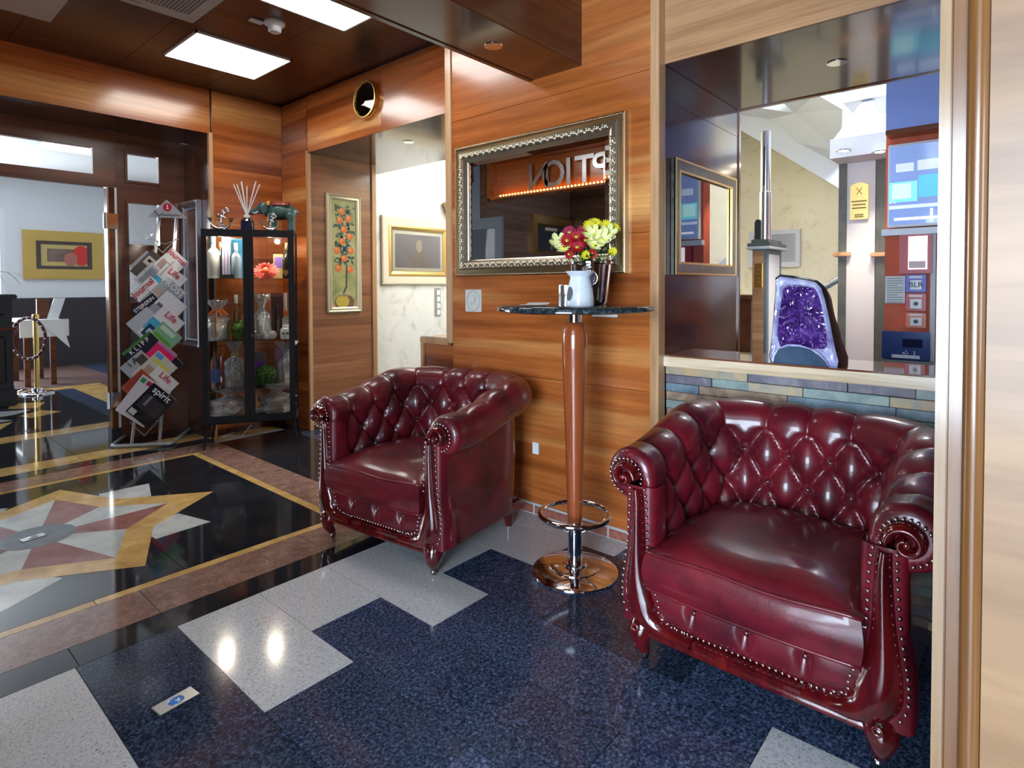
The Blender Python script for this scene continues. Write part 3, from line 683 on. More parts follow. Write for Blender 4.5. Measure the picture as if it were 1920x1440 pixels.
        edge = nails[n0:]; nails[n0:] = []
        w_o = wdn.build('show_wood', MAHOG, t, smooth=True, angle=70)
        rw_ = []
        for z_ in [.128+.46*k/14 for k in range(15)]:
            xo = .398+.017*sstep(.36, .22, z_)
            rw_.append([(sgn*x_, y_, z_) for x_, y_ in ((.292, .06), (.292, .0), (.300, -.016), (.318, -.024), (.350, -.026), (xo-.013, -.024), (xo-.002, -.012), (xo, .06))])
        MB().grid(rw_).build('arm_facing', LEATHER, t, smooth=True, angle=60)
        # eye of the volute
        MB().ball((sgn*vc[0], -.040, vc[1]), (.011, .012, .011), 12, 8).build('volute_eye', MAHOG, w_o, smooth=True, angle=180)
        # nail lines: outer edge of the stem, inner edge, ring around the volute
        for side_ in (0, 1):
            pts = edge[side_::2]; acc = 0; last = None
            for q in pts:
                if q[2] < .150 : continue
                if last is None or math.dist(q[:3], last[:3]) >= .017: nails.append((q[0], q[1], q[2], 0)); last = q
        for k in range(18):
            a = math.radians(195-k*16); nails.append((sgn*(vc[0]+.058*math.cos(a)), -.024, vc[1]+.058*math.sin(a), 0))
    for i in range(37):
        a = -1+2*i/36; zlo = .152+.10*max(0, (abs(a)-.72)/.28)**2.2; nails.append((a*.318, -.022, zlo+.006, 0))
    m = MB()
    for (x, y, z, _) in nails: m.ball((x, y, z), (.0052, .0045, .0052), 6, 4)
    tag(m.build('nail_trim', NAILM, t, smooth=True, angle=180), None, None, kind='stuff')
    # bottom rail with moulding
    rows = []
    for i in range(25):
        a = -1+2*i/24; x = a*.345; r = []
        for q, (dy, z) in enumerate(((.02, .146), (-.018, .146), (-.032, .138), (-.030, .126), (-.024, .120), (-.030, .112), (-.030, .102), (-.016, .092), (.02, .092))): r.append((x, dy-.006*(1-a*a), z))
        rows.append(r)
    MB().grid(rows).build('front_rail', MAHOG, t, smooth=True, angle=60)
    for sgn in (-1, 1):
        MB().box(sgn*.345-.02 if sgn > 0 else -.365, sgn*.345+.02 if sgn > 0 else -.325, .02, SB+.06, .092, .14).build('side_rail', MAHOG, t, bevel=.006)
        lg = MB().tube([(sgn*.335, .02, .135), (sgn*.340, -.004, .115), (sgn*.346, -.016, .092), (sgn*.344, -.016, .066), (sgn*.338, -.004, .045), (sgn*.336, .0, .034)], [.046, .046, .040, .027, .019, .017], 14).build('leg', MAHOG, t, smooth=True, angle=60)
        cst = MB().lathe([(.0, -.007), (.014, -.007), (.017, -.003), (.017, .003), (.014, .007), (0, .007)], (sgn*.336, .004, .017), 14, 'x').box(sgn*.336-.012, sgn*.336+.012, -.004, .010, .022, .040)
        cst.build('caster', flat('caster_metal', (.35, .30, .30), .25, metal=1), lg)
        MB().torus((sgn*.342, -.052, .128), .010, .005, Matrix.Rotation(PI/2, 4, 'X'), 14, 6).build('rosette', MAHOG, lg, smooth=True, angle=180)
        MB().lathe([(.020, 0), (.024, .05), (.032, .10), (.034, .13)], (sgn*.30, SB+.02, 0), 10).build('leg', MAHOG, t, smooth=True)
    return t
# local +Y points to the chair back; rz turns it to the world +X
make_chair('oxblood buttoned leather armchair between the passage and the bar table', (1.632, 2.235, 0), -PI/2+math.radians(6.5))
make_chair('oxblood buttoned leather armchair in front of the slate-clad hatch', (1.745, .597, 0), -PI/2-math.radians(.5))
# ================================================================== bar table
TB = Vector((2.093, 1.455, 0))
bt = thing('bar_table', 'tall bar table with cherry post, chrome foot ring and black granite top', 'table', TB)
BLUEGRAN = stone('table_granite', [(.4, (.010, .014, .018)), (.58, (.03, .045, .055)), (.75, (.14, .18, .20))], 60, .08, 4)
MB().lathe([(0, 1.140), (.325, 1.140), (.335, 1.145), (.335, 1.160), (.330, 1.165), (0, 1.165)], n=64).build('table_top', BLUEGRAN, bt, smooth=True, angle=50)
MB().lathe([(.030, 1.09), (.031, 1.139)], n=28).build('collar', CHROME, bt, smooth=True)
MB().lathe([(.0, .215), (.030, .215), (.033, .24), (.041, .55), (.051, .85), (.056, .98), (.056, 1.03), (.050, 1.065), (.038, 1.088), (.028, 1.095), (0, 1.095)], n=36).build('post', W_POLE, bt, smooth=True, angle=60)
MB().lathe([(.031, .02), (.031, .23)], n=28).build('lower_pipe', CHROME, bt, smooth=True)
MB().lathe([(0, 0), (.186, 0), (.188, .004), (.186, .009), (.176, .013), (.105, .022), (.103, .027), (.100, .028), (.052, .033), (.050, .042), (.046, .045), (.030, .046), (0, .046)], n=64).build('base_plate', CHROME, bt, smooth=True, angle=25)
fr = MB().torus((0, 0, .255), .150, .0115, n=56, m=12).build('foot_ring', CHROME, bt, smooth=True, angle=180)
for k in range(4):
    a = math.radians(35+90*k); c, s = math.cos(a), math.sin(a)
    MB().tube([(.030*c, .030*s, .175), (.09*c, .09*s, .205), (.146*c, .146*s, .25)], .0042, 8).build('spoke', CHROME, fr, smooth=True, angle=60)
ZT = 1.165
def tabpos(px, py): p = fl(px, py, ZT); return p
# flower bucket: steel wine cooler
BK = Vector((2.225, 1.458, ZT))
bk = thing('wine_bucket', 'polished steel wine bucket with ring handles holding flowers', 'bucket', BK)
MB().lathe([(0, .0), (.066, .0), (.070, .004), (.074, .02), (.092, .178), (.100, .184), (.100, .190), (.094, .192), (.088, .186), (.070, .03), (0, .02)], n=44).build('bowl', CHROME, bk, smooth=True, angle=40)
for sg_ in (-1, 1):
    d = Vector((-.64, -.77, 0))*sg_; d = Matrix.Rotation(math.radians(-18), 3, 'Z') @ d
    kb = MB().ball(d*.090+Vector((0, 0, .150)), .015, 14, 10).build('handle_knob', CHROME, bk, smooth=True, angle=180)
    t_ = Vector((-d.y, d.x, 0)); M = frameM((0, 0, 0), t_, (0, 0, 1))
    MB().torus(d*.104+Vector((0, 0, .118)), .030, .0032, M, 28, 8).build('ring_handle', CHROME, kb, smooth=True, angle=180)
# flowers
LEAF = flat('dark_leaf', (.010, .045, .014), .5); STEMM = flat('stem_green', (.06, .16, .03), .5)
REDP = flat('crimson_petal', (.46, .006, .018), .5); MAGP = flat('magenta_petal', (.36, .006, .06), .5); YELP = flat('yellow_petal', (.80, .70, .02), .5); CRMP = flat('cream_petal', (.80, .80, .36), .5)
EYEG = flat('green_eye', (.45, .55, .05), .6)
def bloom(label, px, py, depth, mat, rad, npet, name, face=None, wide=.20, cup=.2, double=1):
    p = onplane(px, py, BK+Vector((0, 0, .25)), (.756, .6547, 0)) + Vector((.756, .6547, 0))*depth
    f = thing(name, label, 'flower', p, 0, 'flowers in the wine bucket')
    n = Vector(face or (-.75+random.uniform(-.3, .3), -.6+random.uniform(-.3, .3), .35+random.uniform(-.1, .3))).normalized()
    M = frameM((0, 0, 0), n.orthogonal(), n.cross(n.orthogonal())); M = M if (M.to_3x3() @ Vector((0, 0, 1))).dot(n) > 0 else frameM((0, 0, 0), n.cross(n.orthogonal()), n.orthogonal())
    m = MB(M)
    for ly in range(double):
        for k in range(npet):
            a = 2*PI*(k+.5*ly)/npet; c, s = math.cos(a), math.sin(a); R = rad*(1-.22*ly)*random.uniform(.92, 1.06); cu_ = cup+.25*ly; rows = []
            for q, wd in ((.10, .25), (.45, .9), (.8, 1), (1, .45)):
                r = R*q; z = cu_*R*q*q; ww = wide*R*wd*.5
                rows.append([(r*c-s*ww*e, r*s+c*ww*e, z-.12*R*(e*e)*-1) for e in (-1, 0, 1)])
            m.grid(rows)
    m.build('petals', mat, f, smooth=True, angle=180)
    MB(M).ball((0, 0, .003), (rad*.24, rad*.24, rad*.14), 10, 6).build('flower_eye', EYEG if mat in (REDP, MAGP) else YELP, f, smooth=True, angle=180)
    b = BK+Vector((random.uniform(-.03, .03), random.uniform(-.03, .03), .05))-p
    MB().tube([-n*.004, b*.45+Vector((0, 0, .02)), b], .0024, 6).build('stem', STEMM, f)
    return f
for k, (px, py, dp) in enumerate(((1061, 453, -.05), (1078, 447, -.06), (1079, 466, -.07), (1096, 452, -.03), (1067, 437, -.02), (1092, 437, .0))):
    bloom('crimson daisy with green eye in the cluster of red blooms' if k < 4 else 'magenta daisy behind the crimson daisies', px, py, dp, REDP if k < 4 else MAGP, .034, 16, 'daisy', double=2)
for px, py, dp in ((1064, 478, -.06), (1107, 477, -.06)): bloom('small crimson daisy drooping over the bucket rim', px, py, dp, REDP, .024, 14, 'daisy', (-.7, -.7, -.1), double=2)
for px, py, dp in ((1104, 425, .0), (1117, 419, .02), (1136, 424, .01), (1150, 430, .0)): bloom('bright yellow daisy at the crown of the bouquet', px, py, dp, YELP, .031, 16, 'daisy', double=2)
for px, py, dp in ((1094, 480, -.07), (1147, 472, -.02)): bloom('small yellow daisy low beside the bucket rim', px, py, dp, YELP, .022, 14, 'daisy', (-.7, -.7, .1), double=2)
for px, py, dp in ((1049, 457, -.01), (1112, 442, -.03), (1126, 452, -.05), (1140, 440, -.02), (1110, 462, -.05), (1056, 467, -.03)): bloom('pale cream lily bloom among the daisies', px, py, dp, CRMP, .042, 6, 'lily', wide=.62, cup=.75)
m = MB()
for k in range(60):
    a = random.uniform(0, 2*PI); r = random.uniform(.02, .085); z = random.uniform(.17, .26); p = Vector((r*math.cos(a), r*math.sin(a), z)); d = Vector((math.cos(a), math.sin(a), random.uniform(-.2, .8))).normalized()
    t_ = d.cross(Vector((0, 0, 1))).normalized(); L = random.uniform(.03, .05)
    m.grid([[p-t_*.002, p+t_*.002], [p+d*L*.5-t_*.011, p+d*L*.5+t_*.011], [p+d*L-t_*.001, p+d*L+t_*.001]])
fo = m; gr = tag(fo.build('bouquet_foliage', LEAF, None), 'dark green leaves filling the wine bucket between the blooms', 'leaves', kind='stuff'); gr.location = BK
# white aroma burner, steel tin, cutlery/leaflet
AB = Vector((2.062, 1.405, ZT))
ab = thing('aroma_burner', 'white ceramic aroma burner with flared dish and oval opening', 'burner', AB)
BUR = stone('white_ceramic', [(.3, (.66, .69, .74)), (.7, (.75, .78, .82))], 40, .18)
rows = []
pr_ = [(.058, 0), (.060, .004), (.058, .03), (.053, .07), (.046, .100), (.042, .116), (.042, .122), (.048, .130), (.060, .142), (.063, .146), (.060, .147), (.048, .135), (.036, .130), (0, .129)]
MB().lathe(pr_, n=40).build('body', BUR, ab, smooth=True, angle=60)
a0 = math.atan2(.32, -.95); rw_ = []
for rr_ in (.02, .35, .7, 1):
    rw_.append([((.0628-.12*zz_)*math.cos(a0+ph), (.0628-.12*zz_)*math.sin(a0+ph), zz_) for ph, zz_ in [(.36*rr_*math.cos(2*PI*k/20), .052+.030*rr_*math.sin(2*PI*k/20)) for k in range(20)]])
MB().grid(rw_, close=True).build('opening', flat('burner_inside', (.10, .10, .11), .8), ab)
cn = thing('metal_tin', 'plain brushed steel tin beside the white aroma burner', 'tin', (2.11, 1.507, ZT))
MB().lathe([(0, 0), (.038, 0), (.038, .044), (.0385, .045), (.038, .046), (.038, .088), (.036, .09), (0, .09)], n=32).build('can', STEEL, cn, smooth=True, angle=40)
lf = tag(MB(Matrix.Translation((2.04, 1.63, ZT)) @ Matrix.Rotation(.5, 4, 'Z')).grid([[(x, y, .001+.004*math.sin(x*18)**2+.004*(x > .08)) for y in (-.05, 0, .05)] for x in (-.1, -.06, -.02, .02, .06, .1)]).build('leaflet', WHITEP), 'white folded leaflet lying flat on the granite bar table', 'leaflet')
s_ = lf.modifiers.new('s', 'SOLIDIFY'); s_.thickness = .001
# ================================================================== gilt mirror
def rect_frame(parent, c, ey, ez, w, h, prof, mat, name='frame'):
    """prof: list of (inset from the outer edge, height off the wall); ey/ez in-plane axes, normal = ey x ez"""
    M = frameM(c, ey, ez); rows = []
    for ins, ht in prof: rows.append([(sx*(w/2-ins), sy*(h/2-ins), ht) for sx, sy in ((-1, -1), (1, -1), (1, 1), (-1, 1))])
    return MB(M).grid(rows, close=True).build(name, mat, parent, smooth=True, angle=25, world=True)
ma, mb_ = at(860, 281, 0, D), at(1178, 512, 0, D)
mw, mh = ma.y-mb_.y+.0, ma.z-mb_.z; mc = Vector((D-.001, (ma.y+mb_.y)/2, (ma.z+mb_.z)/2))
gm = thing('wall_mirror', 'large mirror in an ornate gilt frame on the cherry panelled wall', 'mirror', (D, mc.y, mc.z-mh/2))
EY, EZ = (0, -1, 0), (0, 0, 1)     # normal towards -X
rect_frame(gm, mc, EY, EZ, mw, mh, [(0, 0), (0, .030), (.006, .034), (.012, .034), (.014, .028), (.020, .028), (.040, .030)], flat('dark_gilt', (.52, .40, .22), .3, metal=1), 'outer_moulding')
rect_frame(gm, mc, EY, EZ, mw-.07, mh-.07, [(0, .026), (.003, .036), (.010, .042), (.03, .046), (.044, .040), (.050, .026), (.056, .016), (.062, .012)], SILVERGOLD, 'inner_moulding')
Mm = frameM(mc, EY, EZ)
MB(Mm).box(-mw/2+.09, mw/2-.09, -mh/2+.09, mh/2-.09, .004, .012).build('mirror_glass', MIRROR, gm, world=True)
def bevel_glass():
    w_, h_ = mw/2-.092, mh/2-.092; i = .028
    return MB(Mm).grid([[(sx*w_, sy*h_, .0122) for sx, sy in ((-1, -1), (1, -1), (1, 1), (-1, 1))], [(sx*(w_-i), sy*(h_-i), .0142) for sx, sy in ((-1, -1), (1, -1), (1, 1), (-1, 1))]], close=True)
bevel_glass().build('bevelled_edge', MIRROR, gm, world=True)
m = MB(Mm); m2 = MB(Mm)
def along(w_, h_, step):
    out = []
    for k in range(int(w_*2/step)): out += [(-w_+(k+.5)*step, h_, 0), (-w_+(k+.5)*step, -h_, PI)]
    for k in range(int(h_*2/step)): out += [(w_, -h_+(k+.5)*step, -PI/2), (-w_, -h_+(k+.5)*step, PI/2)]
    return out
for x, y, a in along(mw/2-.008, mh/2-.008, .0085): m.ball((x, y, .035), (.0036, .0036, .003), 5, 3)
for i, (x, y, a) in enumerate(along(mw/2-.062, mh/2-.062, .046)):
    c, s = math.cos(a), math.sin(a)
    for dx, dy, rx, ry, tw in ((0, 0, .021, .010, .5), (.014, .008, .011, .006, -.6), (-.014, -.008, .012, .006, .9), (.023, -.003, .008, .008, 0), (-.005, .012, .008, .005, 1.2)):
        ca, sa = math.cos(a+tw), math.sin(a+tw); px_, py_ = x+dx*c-dy*s, y+dx*s+dy*c
        q = MB(); q.ball((0, 0, 0), (rx, ry, .008), 7, 5)
        m2.add([(px_+v.x*ca-v.y*sa, py_+v.x*sa+v.y*ca, .044+v.z) for v in q.v], q.f)
tag(m.build('bead_row', SILVERGOLD, gm, world=True, smooth=True, angle=180), None, None, kind='stuff')
tag(m2.build('carved_leaves', SILVERGOLD, gm, world=True, smooth=True, angle=180), None, None, kind='stuff')
# ================================================================== clock, stickers, sockets, downlights, detector
cp = at(691, 188, 0, D2); ck = thing('wall_clock', 'round wall clock with dark face and brass rim above the passage', 'clock', (D2, cp.y, cp.z))
CR = .142
MB().lathe([(CR*.86, -.030), (CR*.90, -.042), (CR*.97, -.042), (CR, -.034), (CR, 0), (0, 0)], (D2, cp.y, cp.z), 44, 'x').build('rim', BRASS, ck, world=True, smooth=True, angle=40)
MB().lathe([(0, -.022), (CR*.88, -.022)], (D2, cp.y, cp.z), 40, 'x').build('dial', flat('aubergine_dial', (.10, .06, .07), .35), ck, world=True)
for a, L, wd in ((.5, .075, .007), (2.2, .105, .005)):
    d = Vector((0, math.sin(a), math.cos(a))); n_ = Vector((0, d.z, -d.y)); b = Vector((D2-.026, cp.y, cp.z))
    MB().prism([b-n_*wd, b+d*L-n_*wd*.3, b+d*L+n_*wd*.3, b+n_*wd], (-.002, 0, 0)).build('hand', WHITEG, ck, world=True)
MB().lathe([(0, -.034), (CR*.87, -.031)], (D2, cp.y, cp.z), 40, 'x').build('glass_cover', thin_glass('clock_glass', base=.03), ck, world=True)
a, b = at(873, 543, 0, D), at(903, 585, 0, D); cy_, cz_ = (a.y+b.y)/2, (a.z+b.z)/2
st = thing('wall_sticker', 'small square translucent sticker with a drawn glass in an oval', 'sticker', (D, cy_, cz_))
MB().box(D-.002, D, b.y, a.y, b.z, a.z).build('card', flat('pale_sticker', (.66, .66, .62), .4), st, world=True)
INK = flat('grey_ink', (.30, .33, .32), .6)
MB().tube([(D-.0025, cy_+.052*math.cos(q*PI/12), cz_+.058*math.sin(q*PI/12)) for q in range(24)], .0016, 5, closed=True).tube([(D-.0025, cy_-.01, cz_+.02), (D-.0025, cy_-.01, cz_-.02)], .0012, 5).tube([(D-.0025, cy_+.005, cz_+.03), (D-.0025, cy_-.02, cz_+.03), (D-.0025, cy_-.02, cz_)], .0012, 5).tube([(D-.0025, cy_+.018, cz_-.012), (D-.0025, cy_+.012, cz_-.03), (D-.0025, cy_+.005, cz_-.012)], .0012, 5).build('line_drawing', INK, st, world=True)
def plate(name, label, cat, p0, p1, x, parts=(), mat=None, dep=.01):
    t = thing(name, label, cat, (x, (p0.y+p1.y)/2, p1.z))
    MB().box(x-dep, x, p1.y, p0.y, p1.z, p0.z).build('plate', mat or WHITEG, t, world=True, bevel=.002)
    return t
pp = plate('socket_plate', 'double wall switch plate just below the granite table top', 'switch', at(1112, 577, 0, D), at(1159, 595, 0, D), D)
cyp = at(1135, 586, 0, D)
for s in (-1, 1): MB().box(D-.014, D-.009, cyp.y+s*.034-.03, cyp.y+s*.034+.03, 1.10, 1.14).build('rocker', WHITEG, pp, world=True, bevel=.002)
pp = plate('socket_plate', 'single white wall socket low on the panelling behind the armchair', 'socket', at(1000, 828, 0, D), at(1011, 852, 0, D), D)
def downlight(label, p, dirz=-1):
    t = thing('downlight', label, 'light', p)
    MB().lathe([(.024, -.004), (.042, -.004), (.045, 0), (.0, 0)], n=28).build('bezel', CHROME, t, smooth=True, angle=40)
    MB().lathe([(0, -.002), (.024, -.0035)], n=20).build('lamp_glass', flat('lamp_glass', (.5, .52, .55), .1, metal=.6), t)
downlight('chrome recessed spotlight in the underside of the ceiling beam', fl(925, 86, 2.36))
downlight('chrome recessed spotlight in the glossy soffit over the hatch', fl(1570, 117, 2.278))
downlight('chrome recessed spotlight in the soffit above the passage', fl(766, 266, 2.40))
dt = thing('smoke_detector', 'white ceiling smoke detector with side tab', 'detector', fl(515, 42, ZC))
MB().lathe([(0, 0), (.062, 0), (.062, -.014), (.050, -.020), (.040, -.030), (.038, -.055), (.030, -.062), (0, -.062)], n=28).build('housing', WHITEP, dt, smooth=True, angle=40)
MB().box(-.13, -.05, .03, .075, -.012, -.004).build('tab', WHITEP, dt)
LEDM = flat('led_diffuser', (1, 1, 1), emit=(1, .97, .93), es=8.5)
def led(label, x0, x1, y0, y1):
    t = thing('ceiling_light', label, 'ceiling light', ((x0+x1)/2, (y0+y1)/2, ZC), 0, 'LED ceiling panels')
    MB().box(x0+.012, x1-.012, y0+.012, y1-.012, ZC-.010, ZC-.006).build('diffuser', LEDM, t, world=True)
    MB().box(x0, x1, y0, y0+.012, ZC-.012, ZC).box(x0, x1, y1-.012, y1, ZC-.012, ZC).box(x0, x0+.012, y0, y1, ZC-.012, ZC).box(x1-.012, x1, y0, y1, ZC-.012, ZC).build('frame', WHITEP, t, world=True)
pA = [fl(*q, ZC) for q in ((308, 102), (366, 57), (548, 112), (476, 147))]
led('square lit LED panel beside the passage header', min(p.x for p in pA), max(p.x for p in pA), min(p.y for p in pA), max(p.y for p in pA))
led('square lit LED panel tucked beside the ceiling beam', 1.53, 2.155, 2.64, 3.265)
led('square lit LED panel over the reception desk', -1.25, -.65, 2.5, 3.1)  # added lamp, brightens the alcove reflected in the gilt mirror
def vent(label, x0, x1, y0, y1, grille):
    t = thing('ceiling_vent', label, 'vent', ((x0+x1)/2, (y0+y1)/2, ZC))
    MB().box(x0, x1, y0, y1, ZC-.015, ZC).build('cover', flat('vent_white', (.48, .46, .45), .6), t, world=True, bevel=.004)
    if grille:
        m = MB()
        for i in range(26):
            for j in range(26): m.box(x0+.06+i*(x1-x0-.12)/26, x0+.06+(i+.6)*(x1-x0-.12)/26, y0+.06+j*(y1-y0-.16)/26, y0+.06+(j+.6)*(y1-y0-.16)/26, ZC-.016, ZC-.0145)
        tag(m.build('perforation', flat('vent_hole', (.10, .10, .11), .8), t, world=True), None, None, kind='stuff')
        MB().box(x0+.25, x0+.32, y1-.06, y1-.045, ZC-.0165, ZC-.0145).build('badge', flat('badge_grey', (.25, .25, .26), .5), t, world=True)
q = fl(362, 40, ZC); vent('perforated white ceiling air unit cover', q.x-.62, q.x, q.y-.62, q.y, True)
q = fl(95, 38, ZC); vent('plain white ceiling access cover', q.x-.62, q.x, q.y-.75, q.y, False)
# ================================================================== framed pictures
def picture(name, label, c, ey, ez, w, h, prof, mat, canvas_mat, ins, cat='picture', group=None):
    t = thing(name, label, cat, Vector(c)-Vector(ez)*h/2)
    rect_frame(t, c, ey, ez, w, h, prof, mat)
    MB(frameM(c, ey, ez)).box(-w/2+ins, w/2-ins, -h/2+ins, h/2-ins, .002, .008).build('canvas', canvas_mat, t, world=True)
    return t
def shape(t, M, pts, mat, z, name): return MB(M).prism([(x, y, z) for x, y in pts], (0, 0, .0006)).build(name, mat, t, world=True)
def disc(x, y, r, ry=None, n=16): return [(x+r*math.cos(2*PI*k/n), y+(ry or r)*math.sin(2*PI*k/n)) for k in range(n)]
# orange tree, on the passage jamb (faces -Y)
p0, p1 = at(610, 362, 1, 4.64), at(676, 584, 1, 4.64); c = Vector(((p0.x+p1.x)/2, 4.638, (p0.z+p1.z)/2)); W_, H_ = p1.x-p0.x, p0.z-p1.z
OFF = flat('ivory_gilt', (.62, .55, .36), .35, metal=.3)
M_PAINTBG = stone('painted_green_yellow', [(.3, (.18, .24, .10)), (.5, (.40, .40, .16)), (.7, (.58, .52, .30))], 5, .5)
ot = picture('orange_tree_painting', 'tall narrow painting of a potted orange tree in an ivory frame', c, (1, 0, 0), (0, 0, 1), W_, H_, [(0, 0), (0, .02), (.01, .026), (.02, .018), (.035, .022), (.048, .012)], OFF, M_PAINTBG, .042)
M = frameM(c, (1, 0, 0), (0, 0, 1)); w2, h2 = W_/2-.048, H_/2-.048
BLUL = flat('paint_teal_leaf', (.030, .085, .095), .5); GRNL = flat('paint_green_leaf', (.10, .17, .06), .5); ORA = flat('paint_orange', (.72, .17, .03), .45); ORL = flat('paint_orange_light', (.80, .34, .10), .45)
m = MB(M); m_ = MB(M)
for k in range(150):
    y = random.uniform(-.10, h2*.9); x = random.gauss(0, w2*.38); x = max(-w2*.85, min(w2*.85, x)); a = random.uniform(0, PI); L = random.uniform(.018, .032); ca, sa = math.cos(a)*L, math.sin(a)*L
    (m if k % 3 else m_).prism([(x-ca, y-sa, .0085), (x+sa*.4, y-ca*.4, .0085), (x+ca, y+sa, .0085), (x-sa*.4, y+ca*.4, .0085)], (0, 0, .0004+.0003*(k % 3)))
tag(m.build('painted_leaves', BLUL, ot, world=True), None, None, kind='stuff'); tag(m_.build('painted_leaves', GRNL, ot, world=True), None, None, kind='stuff')
for x, y in ((-.02, .38), (.05, .32), (-.04, .30), (0, .22), (.06, .16), (-.02, .11), (-.07, .03), (.07, .03), (.0, -.04), (-.06, -.13), (.06, -.14)):
    shape(ot, M, disc(x, y, .034, .032), ORA, .0098, 'painted_orange'); shape(ot, M, disc(x-.008, y+.008, .016, .012, 10), ORL, .0104, 'painted_orange_highlight')
shape(ot, M, [(.02, -.10), (.032, -.10), (.028, -.30), (-.005, -.36), (-.02, -.36), (.015, -.29)], flat('paint_trunk', (.06, .04, .05), .5), .0100, 'painted_trunk')
shape(ot, M, disc(0, -.44, .105, .075, 20), flat('paint_pot_shadow', (.16, .10, .05), .4), .0092, 'painted_pot'); shape(ot, M, disc(-.02, -.43, .07, .055, 18), flat('paint_pot', (.55, .42, .06), .4), .0100, 'painted_pot_light')
shape(ot, M, [(-.07, -.37), (.07, -.37), (.06, -.385), (-.06, -.385)], flat('paint_pot_rim', (.35, .25, .10), .4), .0106, 'painted_pot_rim')
shape(ot, M, [(-w2, -h2), (w2, -h2), (w2, -h2+.05), (-w2, -h2+.03)], flat('paint_ground', (.55, .36, .20), .5), .0090, 'painted_ground')
# portrait print in cream frame, on the corridor wall
p0, p1 = at(713, 403, 1, 5.05), at(846, 533, 1, 5.05); c = Vector(((p0.x+p1.x)/2, 5.048, (p0.z+p1.z)/2)); W_, H_ = p1.x-p0.x, p0.z-p1.z
CRM = flat('cream_frame', (.70, .64, .50), .4); PM = flat('print_mat', (.70, .68, .56), .6)
pt = picture('portrait_print', 'glazed portrait print in a wide cream and gold frame on the corridor wall', c, (1, 0, 0), (0, 0, 1), W_, H_, [(0, 0), (0, .03), (.012, .034), (.09, .022)], CRM, PM, .085)
rect_frame(pt, c+Vector((0, -.012, 0)), (1, 0, 0), (0, 0, 1), W_-.18, H_-.18, [(0, .0), (0, .016), (.02, .02), (.05, .004), (.055, .0)], GOLD, 'inner_frame')
M = frameM(c, (1, 0, 0), (0, 0, 1)); w2, h2 = W_/2-.15, H_/2-.15
shape(pt, M, [(-w2+.03, -h2+.03), (w2-.03, -h2+.03), (w2-.03, h2-.03), (-w2+.03, h2-.03)], flat('print_plum', (.075, .055, .10), .5), .009, 'print_field')
shape(pt, M, [(-w2*.5, -h2+.03), (w2*.55, -h2+.03), (w2*.35, -.02), (0, .02), (-w2*.3, -.02)], flat('print_brown', (.10, .045, .035), .5), .010, 'print_shoulders')
shape(pt, M, disc(.01, .06, .045, .07), flat('print_face', (.36, .24, .15), .5), .0108, 'print_face')
MB(M).box(-w2-.01, w2+.01, -h2-.01, h2+.01, .014, .016).build('glazing', thin_glass('picture_glass', base=.02), pt, world=True)
p = at(820, 566, 1, 5.05); t = thing('switch_strip', 'vertical four gang grey switch strip on the white corridor wall', 'switch', (p.x, 5.05, p.z))
MB().box(p.x-.045, p.x+.045, 5.038, 5.05, p.z-.16, p.z+.16).build('plate', STEEL, t, world=True, bevel=.003)
for k in range(4): MB().box(p.x-.024, p.x+.03, 5.03, 5.038, p.z-.148+k*.075, p.z-.09+k*.075).build('rocker', WHITEG, t, world=True, bevel=.003)
p = at(838, 392, 1, 5.05); t = thing('wall_sconce', 'amber glass wall sconce on the white corridor wall', 'lamp', (p.x, 5.05, p.z))
MB().lathe([(.02, -.10), (.09, -.02), (.12, .06), (.11, .06), (.05, -.02)], (p.x, 4.95, p.z), 24).build('shade', flat('amber_glass', (.45, .28, .08), .3), t, world=True, smooth=True)
MB().box(p.x-.03, p.x+.03, 4.95, 5.05, p.z-.05, p.z-.02).build('bracket', BRASS, t, world=True)
# dark glazed picture on the hatch jamb (faces -Y)
p0, p1 = at(1258, 296, 1, 1.263), at(1372, 514, 1, 1.263); c = Vector(((p0.x+p1.x)/2, 1.262, (at(1257, 296, 1, 1.263).z+at(1257, 514, 1, 1.263).z)/2)); W_, H_ = p1.x-p0.x, .555
MARB = stone('black_gold_frame', [(.35, (.012, .014, .012)), (.6, (.04, .045, .04)), (.75, (.12, .12, .09))], 25, .2)
hp = picture('hatch_picture', 'dark glazed picture in a black marbled frame with gilt edge inside the hatch', c, (1, 0, 0), (0, 0, 1), W_, H_, [(0, 0), (0, .022), (.01, .026), (.055, .022), (.062, .010)], MARB, flat('dark_print', (.012, .014, .03), .02, coat=1, coatr=0, spec=1), .06)
for a, b, z in ((0, .010, .0275), (.052, .062, .0235)):
    M = frameM(c, (1, 0, 0), (0, 0, 1)); w_, h_ = W_/2, H_/2
    MB(M).grid([[(sx*(w_-q), sy*(h_-q), zz) for sx, sy in ((-1, -1), (1, -1), (1, 1), (-1, 1))] for q, zz in ((a, z-.012), (a, z), (b, z), (b, z-.012))], close=True).build('gilt_edge', GOLD, hp, world=True)
